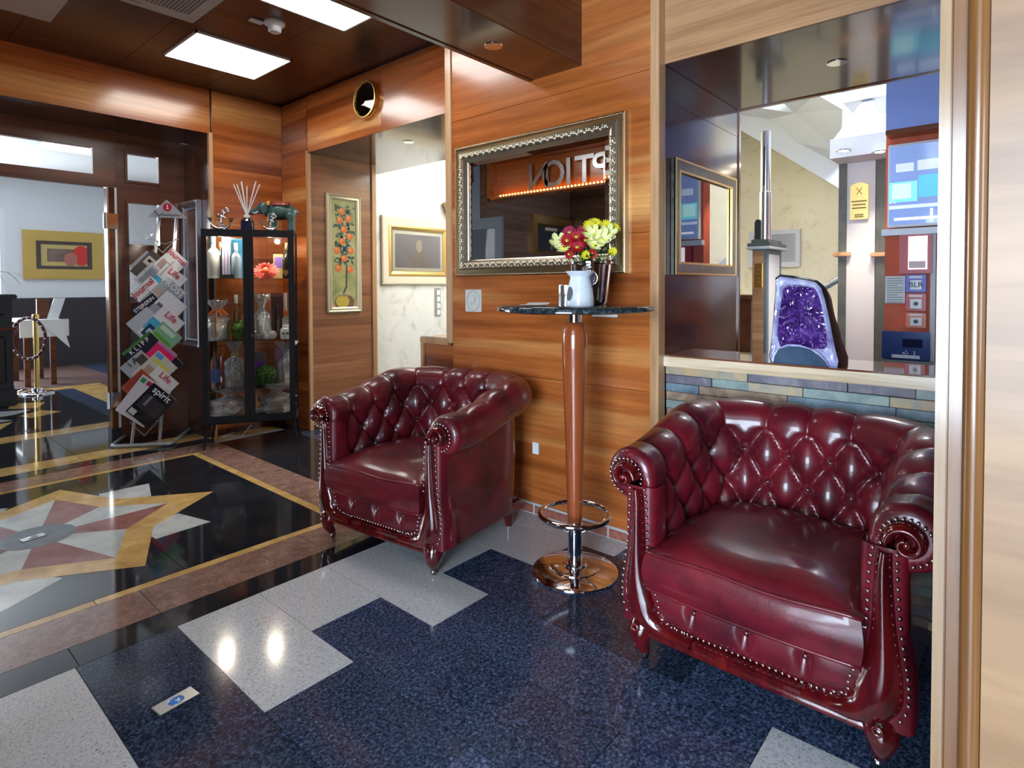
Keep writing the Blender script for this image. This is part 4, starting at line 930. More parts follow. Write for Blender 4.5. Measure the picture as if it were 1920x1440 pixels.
# dining room picture
p0, p1 = at(41, 430, 1, FW), at(194, 524, 1, FW); c = Vector(((p0.x+p1.x)/2, FW-.002, (p0.z+p1.z)/2)); W_, H_ = p1.x-p0.x, p0.z-p1.z
GL2 = flat('flat_gold_frame', (.52, .35, .09), .45, metal=.4)
dp = picture('abstract_picture', 'wide gold framed abstract picture with a red patch on the dining room wall', c, (1, 0, 0), (0, 0, 1), W_, H_, [(0, 0), (0, .04), (.02, .045), (.16, .03)], GL2, flat('gold_mount', (.50, .38, .13), .5), .15)
M = frameM(c, (1, 0, 0), (0, 0, 1)); w2, h2 = W_/2-.16, H_/2-.16
rect_frame(dp, c, (1, 0, 0), (0, 0, 1), W_-.32, H_-.30, [(0, .01), (0, .03), (.06, .02), (.06, .0)], flat('bronze_fillet', (.05, .035, .03), .4), 'inner_frame')
shape(dp, M, [(-w2+.14, -h2+.12), (w2-.14, -h2+.12), (w2-.14, h2-.12), (-w2+.14, h2-.12)], stone('paint_brown', [(.3, (.10, .06, .05)), (.7, (.22, .15, .11))], 6, .6), .012, 'paint_field')
shape(dp, M, disc(.22, .0, .12, .16), flat('paint_red', (.55, .03, .02), .6), .0135, 'red_patch'); shape(dp, M, disc(.08, -.06, .09, .11), flat('paint_rose', (.40, .14, .10), .6), .0142, 'rose_patch')
# reception alcove picture, seen in the mirror
q0, q1 = at(994, 401, 1, 4.70), at(1066, 490, 1, 4.70); c = Vector((MX-(q0.x+q1.x)/2, 4.699, (q0.z+q1.z)/2)); W_, H_ = abs(q0.x-q1.x), abs(q0.z-q1.z)
rp = picture('gold_framed_picture', 'gold framed dark blue picture with a pale bar in the reception alcove', c, (1, 0, 0), (0, 0, 1), W_, H_, [(0, 0), (0, .05), (.03, .055), (.11, .03), (.13, .01)], GOLD, flat('slate_blue_print', (.035, .05, .07), .3), .12)
M = frameM(c, (1, 0, 0), (0, 0, 1)); shape(rp, M, [(-.13, .10), (.13, .10), (.13, .14), (-.13, .14)], PM, .010, 'pale_bar')
shape(rp, M, disc(-.01, -.06, .03, .10), flat('pale_smear', (.3, .3, .28), .5), .010, 'pale_smear')
# reception desk and its flowers
rd = thing('reception_desk', 'dark wooden reception desk under the lit sign header', 'desk', (-.75, 2.9, 0))
MB().box(-.95, -.60, 1.5, 4.55, 0, 1.02).build('front', W_DARKX, rd, world=True); MB().box(-1.0, -.52, 1.45, 4.6, 1.02, 1.06).build('top', W_COUNTER_TOP, rd, world=True, bevel=.005)
fq = mir(945, 478, -.7); fb = thing('flower_bowl', 'yellow flowers with one dark red bloom on the reception desk', 'flowers', (-.72, fq.y, 1.06))
MB().lathe([(0, 0), (.05, 0), (.07, .06), (.06, .06), (0, .02)], n=18).build('bowl', WHITEG, fb, smooth=True)
m = MB()
for k in range(26): m.ball((random.uniform(-.08, .08), random.uniform(-.09, .06), .10+random.uniform(-.03, .06)), random.uniform(.018, .03), 6, 4)
tag(m.build('yellow_blooms', YELP, fb), None, None, kind='stuff'); MB().ball((0, -.15, .10), (.04, .07, .035), 12, 8).build('red_bloom', flat('dark_red_bloom', (.10, .008, .012), .5), fb, smooth=True)
# ================================================================== magazine rack
RKO = Vector((1.60, 5.26, 0)); RKN = Vector((-.6, -.8, 0)); RKL = Vector((.8, -.6, 0)); UPZ = Vector((0, 0, 1))
def rk(px, py, off=0): return onplane(px, py, RKO+RKN*off, RKN)
RACKM = flat('grey_rack_enamel', (.42, .44, .45), .35, metal=.4)
rack = thing('magazine_rack', 'tall grey metal magazine rack with triangular sign top beside the display cabinet', 'rack', RKO)
b0, b1 = fl(208, 837, .016), fl(322, 832, .016); b2, b3 = Vector((2.0, 5.46, .016)), fl(243, 810, .016)
def rnd(pts, r=.05):
    out = [pts[0]]
    for a, b, c in zip(pts, pts[1:], pts[2:]):
        u, v = (a-b).normalized()*r, (c-b).normalized()*r
        for k in range(6): t = k/5; out.append((b+u)*(1-t)**2+b*2*t*(1-t)+(b+v)*t*t)
    return out+[pts[-1]]
MB().tube(rnd([b3, b0, b1, b2]), .014, 10).build('base_tube', RACKM, rack, world=True, smooth=True, angle=60)
tops = [rk(299, 408), rk(331, 408)]; bots = [fl(247, 832, .02), fl(299, 831, .02)]
for a, b in zip(bots, tops): MB().tube([a, b], .013, 4).build('upright', RACKM, rack, world=True)
for k in range(9):
    f = (k+.7)/10; p, q = bots[0].lerp(tops[0], f), bots[1].lerp(tops[1], f); mid = (p+q)/2+RKN*.01
    for s in (-1, 1):
        o = mid+RKL*s*.10
        MB().tube([mid+UPZ*.02, o+UPZ*.06, o+UPZ*.06+RKN*.05, mid-UPZ*.05+RKN*.05, mid-UPZ*.05], .003, 5).build('wire_pocket', RACKM, rack, world=True)
sg3 = [rk(278, 407, .02), rk(352, 410, .02), rk(313, 375, .02)]
sgn = MB().prism(sg3, RKN*.012).build('sign_board', flat('sign_grey', (.36, .37, .41), .4), rack, world=True)
lc = rk(314, 389, .033); Mx = frameM(lc, RKL, UPZ)
MB(Mx).prism([(x, y, 0) for x, y in disc(0, .002, .032, n=24)], (0, 0, .0015)).build('logo_disc', flat('logo_red', (.42, .012, .05), .5), sgn, world=True)
MB(Mx).prism([(-.004, .022, .0016), (.004, .022, .0016), (.004, -.006, .0016), (.014, -.012, .0016), (-.014, -.012, .0016), (-.004, -.006, .0016)], (0, 0, .001)).build('logo_mark', WHITEP, sgn, world=True)
sq = []
for k in range(60):
    f = k/59; sq.append((-.085+.19*f, -.006*f+(.022 if k < 4 else 0)+.008*math.sin(f*26)*(1-.5*f), .002))
MB(frameM(rk(312, 402, .033), RKL, UPZ)).tube(sq, .0022, 5).build('sign_script', flat('ink_navy', (.03, .035, .07), .5), sgn, world=True)
def magazine(label, kind, c0, c1, cover, off, title=None, tcol=None, blocks=(), tsize=.05, tx=.5):
    """c0-c1: title edge in picture pixels, kind R: page hangs down-left, L: page hangs down-right of the title edge"""
    a, b = rk(*c0, off), rk(*c1, off); ex = (b-a); Wd = ex.length; ex.normalize(); n = RKN
    ey = n.cross(ex).normalized()
    if ey.z < 0: ey = -ey
    Hh = Wd*1.36; t = thing('magazine', label, 'magazine', a)
    M = frameM(a, ex, ey); zdir = (M.to_3x3() @ Vector((0, 0, 1))).dot(n); s = 1 if zdir > 0 else -1
    MB(M).box(0, Wd, -Hh, 0, -.003*s, .003*s).build('pages', flat('page_paper', (.68, .68, .68), .5), t, world=True)
    MB(M).box(0, Wd, -Hh, 0, .0031*s, .0036*s).build('cover', flat('cover_%.2f_%.2f_%.2f' % cover, cover, .22, coat=.4), t, world=True)
    for i, (x0, x1, y0, y1, col) in enumerate(blocks):
        MB(M).box(x0*Wd, x1*Wd, -y1*Hh, -y0*Hh, (.0037+.0003*i)*s, (.0041+.0003*i)*s).build('cover_print', flat('print_%.2f_%.2f_%.2f' % col, col, .25, coat=.3), t, world=True)
    if title:
        text('title', title, tsize*Wd/.22, frameM(a+ex*Wd*tx-ey*.036*Wd/.22+n*.0062, ex, ey), flat('title_%.2f_%.2f_%.2f' % tcol, tcol, .4), t, .0004)
RD, WH, NV, SKY = (.55, .03, .07), (.72, .72, .74), (.02, .025, .045), (.08, .42, .62)
MAGS = [
 ('black and white photo magazine at the top of the rack', 'L', (243, 500), (275, 470), (.42, .43, .45), None, None, ((.1, .5, .1, .4, (.08, .08, .09)), (.55, .9, .3, .8, (.7, .7, .72)))),
 ('monochrome magazine with a face and sunglasses on the cover', 'R', (285, 468), (318, 496), (.10, .09, .08), None, None, ((.1, .9, .2, .5, (.55, .5, .46)), (.2, .8, .28, .38, (.03, .03, .03)))),
 ('white magazine with a long red title, topmost on the rack', 'R', (323, 464), (354, 493), WH, 'Journal', RD, ((.1, .75, .45, .95, (.42, .33, .30)),)),
 ('pale grey landscape magazine partly behind a red-titled white one', 'L', (250, 524), (285, 491), (.50, .52, .55), None, None, ((.1, .9, .1, .55, (.25, .27, .34)),)),
 ('white magazine with short red title and blue car, just below the topmost magazine', 'R', (313, 493), (352, 523), WH, 'Life', RD, ((.0, 1, .45, .8, SKY), (.2, .6, .7, .95, (.03, .05, .08)))),
 ('white magazine with a long red title above the dark-banded one', 'L', (244, 551), (282, 518), WH, 'Journal', RD, ((.3, .9, .5, .9, (.45, .45, .5)),)),
 ('pale grey blue magazine with large white capitals', 'R', (313, 517), (350, 550), (.36, .42, .45), 'PROST', (.8, .8, .82), ((.1, .8, .4, .9, (.5, .38, .32)),)),
 ('brown photo magazine with white capitals on a dark band', 'L', (244, 581), (286, 549), (.24, .20, .15), 'STEIRERIN', (.8, .8, .8), ((.0, 1, .0, .24, NV), (.3, .9, .4, .9, (.35, .26, .18)))),
 ('white snowy landscape magazine', 'R', (313, 544), (351, 575), (.74, .75, .80), None, None, ((.0, .6, .5, .9, (.35, .35, .45)), (.1, .4, .4, .5, (.15, .13, .15)))),
 ('pale silver magazine with a small white car', 'L', (236, 607), (275, 575), (.50, .53, .60), None, None, ((.2, .9, .55, .85, (.68, .70, .76)),)),
 ('white magazine with short red title and blue wheel, above the grass-green one', 'R', (307, 573), (347, 606), WH, 'Life', RD, ((.0, 1, .4, .8, SKY), (.1, .55, .6, .95, (.03, .06, .12)), (.2, .45, .7, .85, (.5, .6, .7)))),
 ('green nature magazine with grass on its cover', 'R', (306, 602), (342, 634), (.22, .46, .30), None, None, ((.1, .75, .06, .2, (.55, .7, .55)), (.1, .9, .35, .8, (.12, .36, .05)),)),
 ('dark navy magazine with widely spaced white capitals and a green edge', 'L', (228, 663), (280, 620), NV, 'K L I P P', (.75, .75, .75), ((.0, 1, .0, .06, (.06, .22, .05)),)),
 ('hot pink magazine with a mauve strip', 'R', (299, 638), (333, 666), (.75, .03, .16), None, None, ((.0, 1, .0, .10, (.45, .22, .4)),)),
 ('black and white magazine with graphic letter A', 'L', (224, 690), (264, 656), (.40, .42, .46), 'I A', (.05, .05, .06), ((.0, .4, .45, .9, (.08, .08, .08)), (.6, .95, .1, .5, (.09, .07, .06)))),
 ('cream family magazine with yellow lettering', 'R', (297, 657), (333, 690), (.60, .60, .50), None, None, ((.1, .8, .2, .3, (.65, .60, .10)), (.15, .7, .45, .8, (.45, .30, .22)), (.05, .35, .02, .16, (.12, .35, .7)))),
 ('white magazine with short red title, partly behind the logo-covered one', 'R', (297, 686), (336, 719), WH, 'Life', RD, ((.35, 1, .35, .7, (.05, .32, .5)),)),
 ('rust coloured food magazine', 'L', (226, 727), (266, 691), (.38, .085, .035), None, None, ((.35, .65, .45, .7, (.45, .55, .6)), (.1, .9, .05, .2, (.30, .05, .04)))),
 ('white magazine with coloured square logos', 'R', (268, 702), (321, 735), (.60, .58, .62), None, None, ((.05, .2, .05, .16, (.03, .3, .12)), (.25, .4, .05, .16, (.40, .03, .10)), (.45, .6, .05, .16, (.03, .3, .33)), (.75, .9, .05, .16, (.05, .05, .06)))),
 ('black magazine with a white lower-case title, lowest on the rack', 'R', (289, 717), (331, 751), (.012, .013, .018), 'spirit', (.75, .77, .82), ((.1, .9, .3, .72, (.035, .035, .045)), (.25, .35, .3, .6, (.2, .2, .23)), (.05, .3, .82, .97, (.5, .5, .52)))),
]
for i, (lab, k, a, b, cov, ti, tc, bl) in enumerate(MAGS):
    magazine(lab, k, a, b, cov, .03+.007*i, ti, tc, bl, tsize=.075 if ti and len(ti) < 8 else .042)
# ================================================================== silver framed mirror on the recess jamb (faces -X)
JX = 2.046
q0, q1 = at(347, 390, 0, JX), at(378, 372, 0, JX); y1_, y0_ = q0.y, q1.y; z1_ = (at(347, 384, 0, JX).z+at(378, 372, 0, JX).z)/2; z0_ = at(360, 648, 0, JX).z
c = Vector((JX-.001, (y0_+y1_)/2, (z0_+z1_)/2)); SILV = flat('silver_leaf', (.60, .61, .66), .24, metal=1)
sm = thing('silver_mirror', 'narrow silver framed mirror hanging in the door recess behind the rack', 'mirror', (JX, c.y, z0_))
w_, h_ = max(.30, y1_-y0_), z1_-z0_
rect_frame(sm, c, EY, EZ, w_, h_, [(0, 0), (0, .040), (.010, .045), (.025, .040), (.045, .026), (.055, .030), (.065, .018), (.07, .012)], SILV, 'frame')
MB(frameM(c, EY, EZ)).box(-w_/2+.076, w_/2-.076, -h_/2+.076, h_/2-.076, .006, .014).build('mirror_glass', MIRROR, sm, world=True)
# ================================================================== display cabinet in the corner
A0, A1 = fl(376, 846), fl(561, 833); CL = Vector((A1.x-A0.x, A1.y-A0.y, 0)); CWF = CL.length; CL.normalize(); CN = Vector((CL.y, -CL.x, 0))
if CN.dot(Vector((-1, -1, 0))) < 0: CN = -CN
CD, CWd = .30, CWF-.05; CO = Vector((A0.x, A0.y, 0))+CL*.025-CN*.012     # front left of the body
CM = frameM(CO, CL, -CN)          # local: x along the front, y to the back, z up (frameM makes z = x cross y)
if (CM.to_3x3() @ Vector((0, 0, 1))).z < 0: raise Exception('cab')
def cz_at(px, py, d=0): p = onplane(px, py, CO-CN*d, CN); return CM.inverted() @ p
ZTOP, ZBOT = cz_at(470, 431).z, cz_at(470, 792).z
CABM = flat('black_cabinet_steel', (.010, .012, .017), .5, spec=.3)
cab = thing('display_cabinet', 'black steel display cabinet with two glazed doors in the wooden corner', 'cabinet', CO, math.atan2(CL.y, CL.x))
P_ = .028
m = MB().box(0, CWd, 0, CD, ZTOP-.03, ZTOP).box(0, CWd, 0, CD, ZBOT, ZBOT+.045)
for x in (0, CWd-P_):
    for y in (0, CD-P_): m.box(x, x+P_, y, y+P_, ZBOT, ZTOP)
m.build('body_frame', CABM, cab, bevel=.003)
shz = [cz_at(430, 522, .1).z, cz_at(430, 637.5, .1).z, cz_at(430, 727, .1).z]
ZFL = ZBOT+.045
for z in shz: MB().box(.012, CWd-.012, .03, CD-.012, z-.006, z).build('glass_shelf', thin_glass('shelf_glass', (.92, .97, .95), .06), cab)
for k in range(2):
    x0, x1 = (.004, CWd/2-.002) if k == 0 else (CWd/2+.002, CWd-.004); fw = .036
    d = MB().box(x0, x1, -.016, -.002, ZBOT+.008, ZBOT+.06).box(x0, x1, -.016, -.002, ZTOP-.055, ZTOP-.006).box(x0, x0+fw, -.016, -.002, ZBOT+.06, ZTOP-.055).box(x1-fw, x1, -.016, -.002, ZBOT+.06, ZTOP-.055).build('door', CABM, cab, bevel=.002)
    MB().box(x0+fw, x1-fw, -.010, -.006, ZBOT+.06, ZTOP-.055).build('door_glass', GLASS, d)
    if k == 1:
        lk = cz_at(473, 629); MB().lathe([(0, -.022), (.010, -.022), (.011, -.016)], (lk.x+.004, 0, lk.z), 16, 'y').build('lock', CHROME, d)
for x in (.006, CWd-.010): MB().box(x, x+.004, P_, CD-P_, ZBOT+.045, ZTOP-.03).build('side_glass', GLASS, cab)
MB().box(P_, CWd-P_, CD-.008, CD-.004, ZBOT+.045, ZTOP-.03).build('back_glass', GLASS, cab)
for x, sx in ((.02, -1), (CWd-.02, 1)):
    for y, sy in ((.02, -1), (CD-.02, 1)): MB().tube([(x, y, ZBOT+.01), (x+sx*.025, y+sy*.012, 0)], [.018, .011], 4).build('leg', CABM, cab)
for x in (.06, .10, CWd-.03):
    MB().lathe([(0, -.004), (.016, -.004), (.018, 0)], (x, .07, ZTOP-.031), 14).build('spot_lamp', flat('warm_spot', (1, .9, .7), emit=(1, .8, .5), es=20), cab)
for x in (.12, .48):
    for z_ in (ZTOP-.05,):
        l = bpy.data.lights.new('cabinet_lamp', 'POINT'); l.energy = 6.5; l.color = (1, .88, .70); l.shadow_soft_size = .02; lo = bpy.data.objects.new('cabinet_lamp_glow', l); COL.objects.link(lo); lo.parent = cab; lo.location = (x, .06, z_)
m = MB().tube([CM.inverted() @ Vector((*fl(480, 798)[:2], .06)), CM.inverted() @ Vector((*fl(455, 818)[:2], .006)), CM.inverted() @ Vector((*fl(416, 820)[:2], .006)), CM.inverted() @ Vector((*fl(438, 812)[:2], .006))], .003, 5); m.build('power_cable', WHITEP, cab)
for nm, x in (('wire', .235), ):
    MB().tube([(.275, .24, ZTOP-.05), (.268, .245, shz[0]-.08), (.285, .24, shz[1]+.1), (.27, .24, shz[2]), (.28, .24, ZFL)], .002, 5).build('light_cable', flat('cable_beige', (.6, .55, .48), .5), cab)
def cab_at(px, shelf, d): 
    q = cz_at(px, 600, d); z = ([ZTOP]+shz+[ZFL])[shelf]; return CM @ Vector((min(CWd-.06, max(.06, q.x)) if shelf else q.x, d, z))
CA = math.atan2(CL.y, CL.x)
CELLO = thin_glass('cellophane', (.96, .97, .98), .10, .06, 1.45, 60, .24)
def bottle(label, px, shelf, d, h, r, mat, capmat, neck=.30, lab=None, rz=0):
    t = thing('bottle', label, 'bottle', cab_at(px, shelf, d), CA)
    hs = h*(1-neck)
    MB().lathe([(0, .002), (r*.9, 0), (r, .006), (r, hs*.86), (r*.85, hs*.95), (r*.38, hs*1.04), (r*.34, h*.9), (0, h*.9)], n=24).build('glass_body', mat, t, smooth=True, angle=50)
    MB().lathe([(r*.37, h*.80), (r*.40, h*.81), (r*.40, h*.995), (r*.36, h), (0, h)], n=20).build('cap', capmat, t, smooth=True, angle=50)
    if lab: MB().lathe([(r*1.012, hs*.2), (r*1.012, hs*.62)], n=24).build('label_band', lab, t, smooth=True)
    return t
FROST = flat('frosted_glass', (.66, .68, .66), .35, trans=.35); CLEARB = flat('clear_bottle', (.9, .95, 1), .02, trans=.95, ior=1.3); DARKB = flat('dark_bottle', (.012, .014, .010), .08); AMB = flat('amber_bottle', (.34, .13, .025), .08, trans=.4)
H = lambda a, b, d=.12: cz_at(430, a, d).z-cz_at(430, b, d).z
bottle('frosted white bottle with a blue cap on the top shelf', 399, 1, .12, H(443, 522), .044, FROST, flat('blue_cap', (.08, .16, .28), .3))
bottle('dark wine bottle with a gold neck behind the striped box', 415, 1, .20, H(450, 520), .030, DARKB, GOLD)
def box_thing(name, label, px, shelf, d, w_, dp_, h, mat, cat='box', extra=None, z=0):
    p = cab_at(px, shelf, d); t = thing(name, label, cat, p+Vector((0, 0, z)), CA)
    MB().box(-w_/2, w_/2, -dp_/2, dp_/2, 0, h).build('carton', mat, t, bevel=.002)
    if extra: extra(t, w_, dp_, h)
    return t
LIL = flat('lilac_white', (.60, .58, .70), .4)
def striped(t, w_, dp_, h):
    MB().box(-w_/2-.012, w_/2+.03, -dp_/2-.012, dp_/2, 0, .03).build('black_foot', BLACKP, t)
    for x in (-.012, .012): MB().box(x-.003, x+.003, -dp_/2-.001, -dp_/2, .03, h).build('stripe', flat('violet_stripe', (.22, .2, .36), .4), t)
box_thing('gift_box', 'tall lilac striped box on a black foot', 427, 1, .11, .058, .05, H(445, 522), LIL, extra=striped)
box_thing('gift_box', 'bright blue upright box behind the frosted bottle', 449, 1, .22, .10, .04, H(446, 522), flat('azure_box', (.05, .30, .50), .35))
bottle('frosted clear bottle in front of the blue box', 444, 1, .12, H(455, 522), .040, flat('frosted_blue', (.40, .52, .60), .3, trans=.5), flat('white_cap', (.7, .75, .8), .3))
# pink dahlia
PINK = flat('coral_petal', (.80, .16, .12), .5); p = cab_at(500, 1, .10)
dh = thing('dahlia', 'large coral pink dahlia bloom lying on the top shelf', 'flower', p, CA); m = MB(); FD = Matrix.Rotation(math.radians(62), 3, 'X')
for ly in range(4):
    for k in range(18):
        a = 2*PI*(k+ly*.5)/18; el = .1+ly*.30; R = .105*(1-.12*ly); d = Vector((math.cos(a)*math.cos(el), math.sin(a)*math.cos(el)*.8, math.sin(el))); s = Vector((-math.sin(a), math.cos(a), 0)); o = Vector((0, 0, .012))
        d, s = FD @ d, FD @ s; o = Vector((0, 0, .052))
        m.grid([[o+d*R*.2-s*.003, o+d*R*.2+s*.003], [o+d*R*.6-s*.016, o+d*R*.6+s*.016], [o+d*R, o+d*R+s*.001]])
m.build('petals', PINK, dh); MB().ball((0, -.02, .062), (.03, .03, .03), 10, 8).build('flower_eye', flat('coral_eye', (.75, .25, .12), .5), dh, smooth=True)
def label_pic(t, w_, dp_, h): MB().box(-w_/2+.008, w_/2-.008, -dp_/2-.001, -dp_/2, h*.42, h*.88).build('picture_print', flat('violet_print', (.16, .09, .32), .4), t)
box_thing('gift_box', 'gold kraft box with a violet picture beside the dahlia', 524, 1, .19, .075, .05, H(475, 522), flat('kraft_gold', (.42, .28, .12), .4), extra=label_pic)
bottle('dark sparkling wine bottle with gold foil and heart tag', 540, 1, .12, H(454, 522), .036, DARKB, GOLD, .36)
p = cab_at(537, 1, .07); hg = thing('heart_tag', 'gold heart tag hanging on the dark bottle', 'tag', p+Vector((0, 0, .045)), CA)
MB().prism([(-.0, 0, -.03), (.026, 0, .006), (.022, 0, .022), (.008, 0, .024), (0, 0, .014), (-.008, 0, .024), (-.022, 0, .022), (-.026, 0, .006)], (0, .008, 0)).build('heart', GOLD, hg)
def giftbag(label, px, shelf, d, w_, h, tie, inner, seed, flare=.5):
    t = thing('gift_bag', label, 'gift bag', cab_at(px, shelf, d), CA); rnd_ = random.Random(seed); NA = 40; rows = []
    for j in range(22):
        f = j/21; z = h*f
        base = w_/2*(1 if f < .5 else 1-.72*sstep(.5, .70, f)) if f < .70 else w_/2*(.28+flare*sstep(.70, 1, f)*1.1)
        row = []
        for k in range(NA):
            a = 2*PI*k/NA; v = mnoise.noise(Vector((math.cos(a)*2.4, math.sin(a)*2.4, f*5+seed*3.1)))
            r = base*(1+.26*v+(.16 if f > .5 else .05)*math.sin(a*9+seed+f*3)); row.append((r*math.cos(a), min(.085, max(-.085, r*math.sin(a)*.75)), z*(1+.06*v*(f > .7))))
        rows.append(row)
    MB().grid(rows, close=True).build('cellophane_wrap', CELLO, t, smooth=True, angle=20)
    if tie: MB().torus((0, 0, h*.70), w_*.165, .008, Matrix.Diagonal((1, .8, 1, 1)), 20, 6).build('ribbon', tie, t, smooth=True, angle=180)
    inner(t, w_, h); return t
ORIB = flat('orange_ribbon', (.80, .22, .03), .35); YRIB = flat('yellow_ribbon', (.70, .48, .06), .35); WCLOTH = flat('white_goods', (.66, .66, .66), .6)
def in_mugs(t, w_, h):
    MB().lathe([(0, .01), (w_*.36, .01), (w_*.38, h*.2), (w_*.36, h*.42), (0, h*.42)], n=20, fn=lambda r, z, a: r*(1 if True else 1)).build('wrapped_pot', WCLOTH, t, smooth=True, angle=50)
    m = MB()
    for k in range(12):
        a = 2*PI*k/12; m.tube([(0, 0, h*.66), (w_*.22*math.cos(a), w_*.16*math.sin(a), h*.76), (w_*.45*math.cos(a), w_*.3*math.sin(a), h*.62)], .005, 5)
    if t.get('label', '').find('orange') >= 0:
        m.tube([(0, -w_*.40, h*.62), (0, -w_*.42, h*.3), (0, -w_*.40, .03)], .006, 5); m.build('bow', ORIB, t)
def in_yellow(t, w_, h):
    MB().box(-w_*.34, w_*.34, -w_*.2, w_*.2, .008, h*.16).build('basket', flat('straw', (.45, .33, .12), .7), t); MB().lathe([(0, h*.16), (w_*.22, h*.16), (w_*.25, h*.4), (w_*.18, h*.55), (0, h*.55)], n=16).build('soap_block', WCLOTH, t, smooth=True, angle=50)
def in_box(t, w_, h):
    MB().box(-w_*.36, w_*.36, -w_*.22, w_*.22, .006, h*.10).build('tray', flat('kraft_tray', (.5, .36, .25), .7), t); MB().lathe([(0, h*.10), (w_*.2, h*.10), (w_*.2, h*.55), (w_*.12, h*.6), (0, h*.6)], n=16).build('jar', WCLOTH, t, smooth=True, angle=50)
def in_pink(t, w_, h): MB().ball((w_*.14, -.02, h*.30), (w_*.26, .045, h*.22), 14, 10).build('pink_soap', flat('salmon', (.70, .22, .17), .6), t, smooth=True)
giftbag('cellophane gift with an orange bow beside the topiary ball', 408, 2, .12, .165, H(562, 637), ORIB, in_mugs, 1)
bottle('amber wine bottle with a white neck foil', 443, 2, .23, H(553, 637), .034, AMB, flat('white_foil', (.7, .68, .6), .4))
BUSH = [flat('boxwood_%d' % k, c_, .6) for k, c_ in enumerate(((.07, .20, .012), (.13, .30, .02), (.03, .10, .008)))]
def topiary(label, px, shelf, d, r):
    t = thing('topiary_ball', label, 'plant', cab_at(px, shelf, d), CA); rn = random.Random(px)
    MB().ball((0, 0, r*.98), r*.88, 14, 10).build('core', BUSH[2], t)
    ms = [MB(), MB(), MB()]
    for k in range(420):
        z = rn.uniform(-1, 1); a = rn.uniform(0, 2*PI); s = math.sqrt(1-z*z); n_ = Vector((s*math.cos(a), s*math.sin(a), z)); u = n_.orthogonal().normalized(); v = n_.cross(u); q = rn.uniform(0, 2*PI); u, v = u*math.cos(q)+v*math.sin(q), v*math.cos(q)-u*math.sin(q)
        p = Vector((0, 0, r))+n_*r*rn.uniform(.86, .97); L = r*.17
        ms[rn.choice((0, 0, 1, 1, 2))].add([p-u*L, p-v*L*.5+n_*L*.35, p+u*L+n_*L*.5, p+v*L*.5+n_*L*.35], [(0, 1, 2, 3)])
    for i, m in enumerate(ms): tag(m.build('foliage', BUSH[i], t), None, None, kind='stuff')
topiary('round green topiary ball on the middle shelf', 452, 2, .10, H(600, 637, .1)/2)
topiary('round green topiary ball on the lower shelf', 497, 3, .10, H(682, 722, .1)/2)
giftbag('cellophane wrapped bottle tied at the neck on the middle shelf', 491, 2, .13, .13, H(553, 637), None, in_box, 2)
def bx_bottle(t, w_, dp_, h):
    MB().box(-w_/2+.006, w_/2-.006, -dp_/2-.001, -dp_/2, .03, h-.03).build('window', flat('box_dark', (.05, .03, .035), .25), t)
    MB().lathe([(0, .03), (.020, .03), (.020, h*.45), (.008, h*.6), (.008, h*.75), (0, h*.75)], (0, -dp_/2-.002, 0), 14).build('bottle_print', DARKB, t, smooth=True)
    MB().box(w_/2, w_/2+.018, -dp_/2, dp_/2, 0, h).build('side_panel', flat('box_ivory', (.66, .62, .58), .4), t)
box_thing('bottle_box', 'dark red windowed bottle box with an ivory side', 521, 2, .21, .10, .06, H(549, 635, .2), flat('maroon_box', (.20, .05, .04), .4), extra=bx_bottle)
sn = thing('snail_figurine', 'small white ceramic snail figurine', 'figurine', cab_at(508, 2, .08), CA)
m = MB().ball((.01, 0, .035), (.034, .022, .034), 14, 10).ball((-.03, 0, .018), (.03, .014, .016), 12, 8).ball((-.045, 0, .04), (.013, .012, .02), 10, 8); m.tube([(-.048, .004, .05), (-.055, .006, .08)], .004, 6)
remesh(m, 'shell_body', WHITEG, sn, .004, 3)
jr = thing('porcelain_jar', 'white porcelain jar with blue flower sprig and lid', 'jar', cab_at(537, 2, .10), CA)
MB().lathe([(0, 0), (.046, 0), (.048, .01), (.048, .075), (.034, .088), (.030, .09), (0, .09)], n=28).build('body', WHITEG, jr, smooth=True, angle=50); MB().lathe([(.034, .088), (.034, .10), (.028, .112), (0, .114)], n=24).build('lid', WHITEG, jr, smooth=True, angle=50)
for x in (-.02, .012): MB().prism([(x+u, -.0485, .045+v) for u, v in disc(0, 0, .012, n=6)], (0, .002, 0)).build('sprig_print', flat('sprig_blue', (.12, .28, .34), .5), jr)
sf = thing('gift_bag', 'white gift bag with a spiky orange bow behind the porcelain jar', 'gift bag', cab_at(543, 2, .20), CA)
MB().box(-.05, .04, -.03, .03, 0, .17).build('bag', WCLOTH, sf, bevel=.008); m = MB()
for k in range(26): m.tube([(0, -.03, .17), (random.uniform(-.05, .04), -.03+random.uniform(-.04, .02), .17+random.uniform(.0, .075))], [.006, .002], 4)
m.build('bow', ORIB, sf)
bottle('tall clear vodka bottle on the lower shelf', 402, 3, .12, H(641, 727), .036, CLEARB, BLACKP, .36, flat('blue_label', (.10, .16, .45), .4))
giftbag('cellophane gift with a yellow ribbon beside the vodka bottle', 440, 3, .13, .15, H(640, 727), YRIB, in_yellow, 3)
def lid_print(t, w_, dp_, h): MB().box(-w_/2+.006, w_/2-.006, -dp_/2-.001, -dp_/2, h*.2, h*.75).build('picture_print', flat('purple_print', (.20, .05, .40), .4), t)
box_thing('gift_box', 'grey box with a purple print behind the lower topiary ball', 487, 3, .21, .08, .05, H(667, 727, .2), flat('taupe_box', (.20, .16, .14), .5), extra=lid_print)
giftbag('cellophane bag flared wide at the top on the lower shelf', 536, 3, .16, .13, H(639, 722), None, in_box, 4, .9)
giftbag('crumpled cellophane gift with pink soap on the cabinet floor', 428, 4, .12, .26, H(728, 780), None, in_pink, 5, .6)
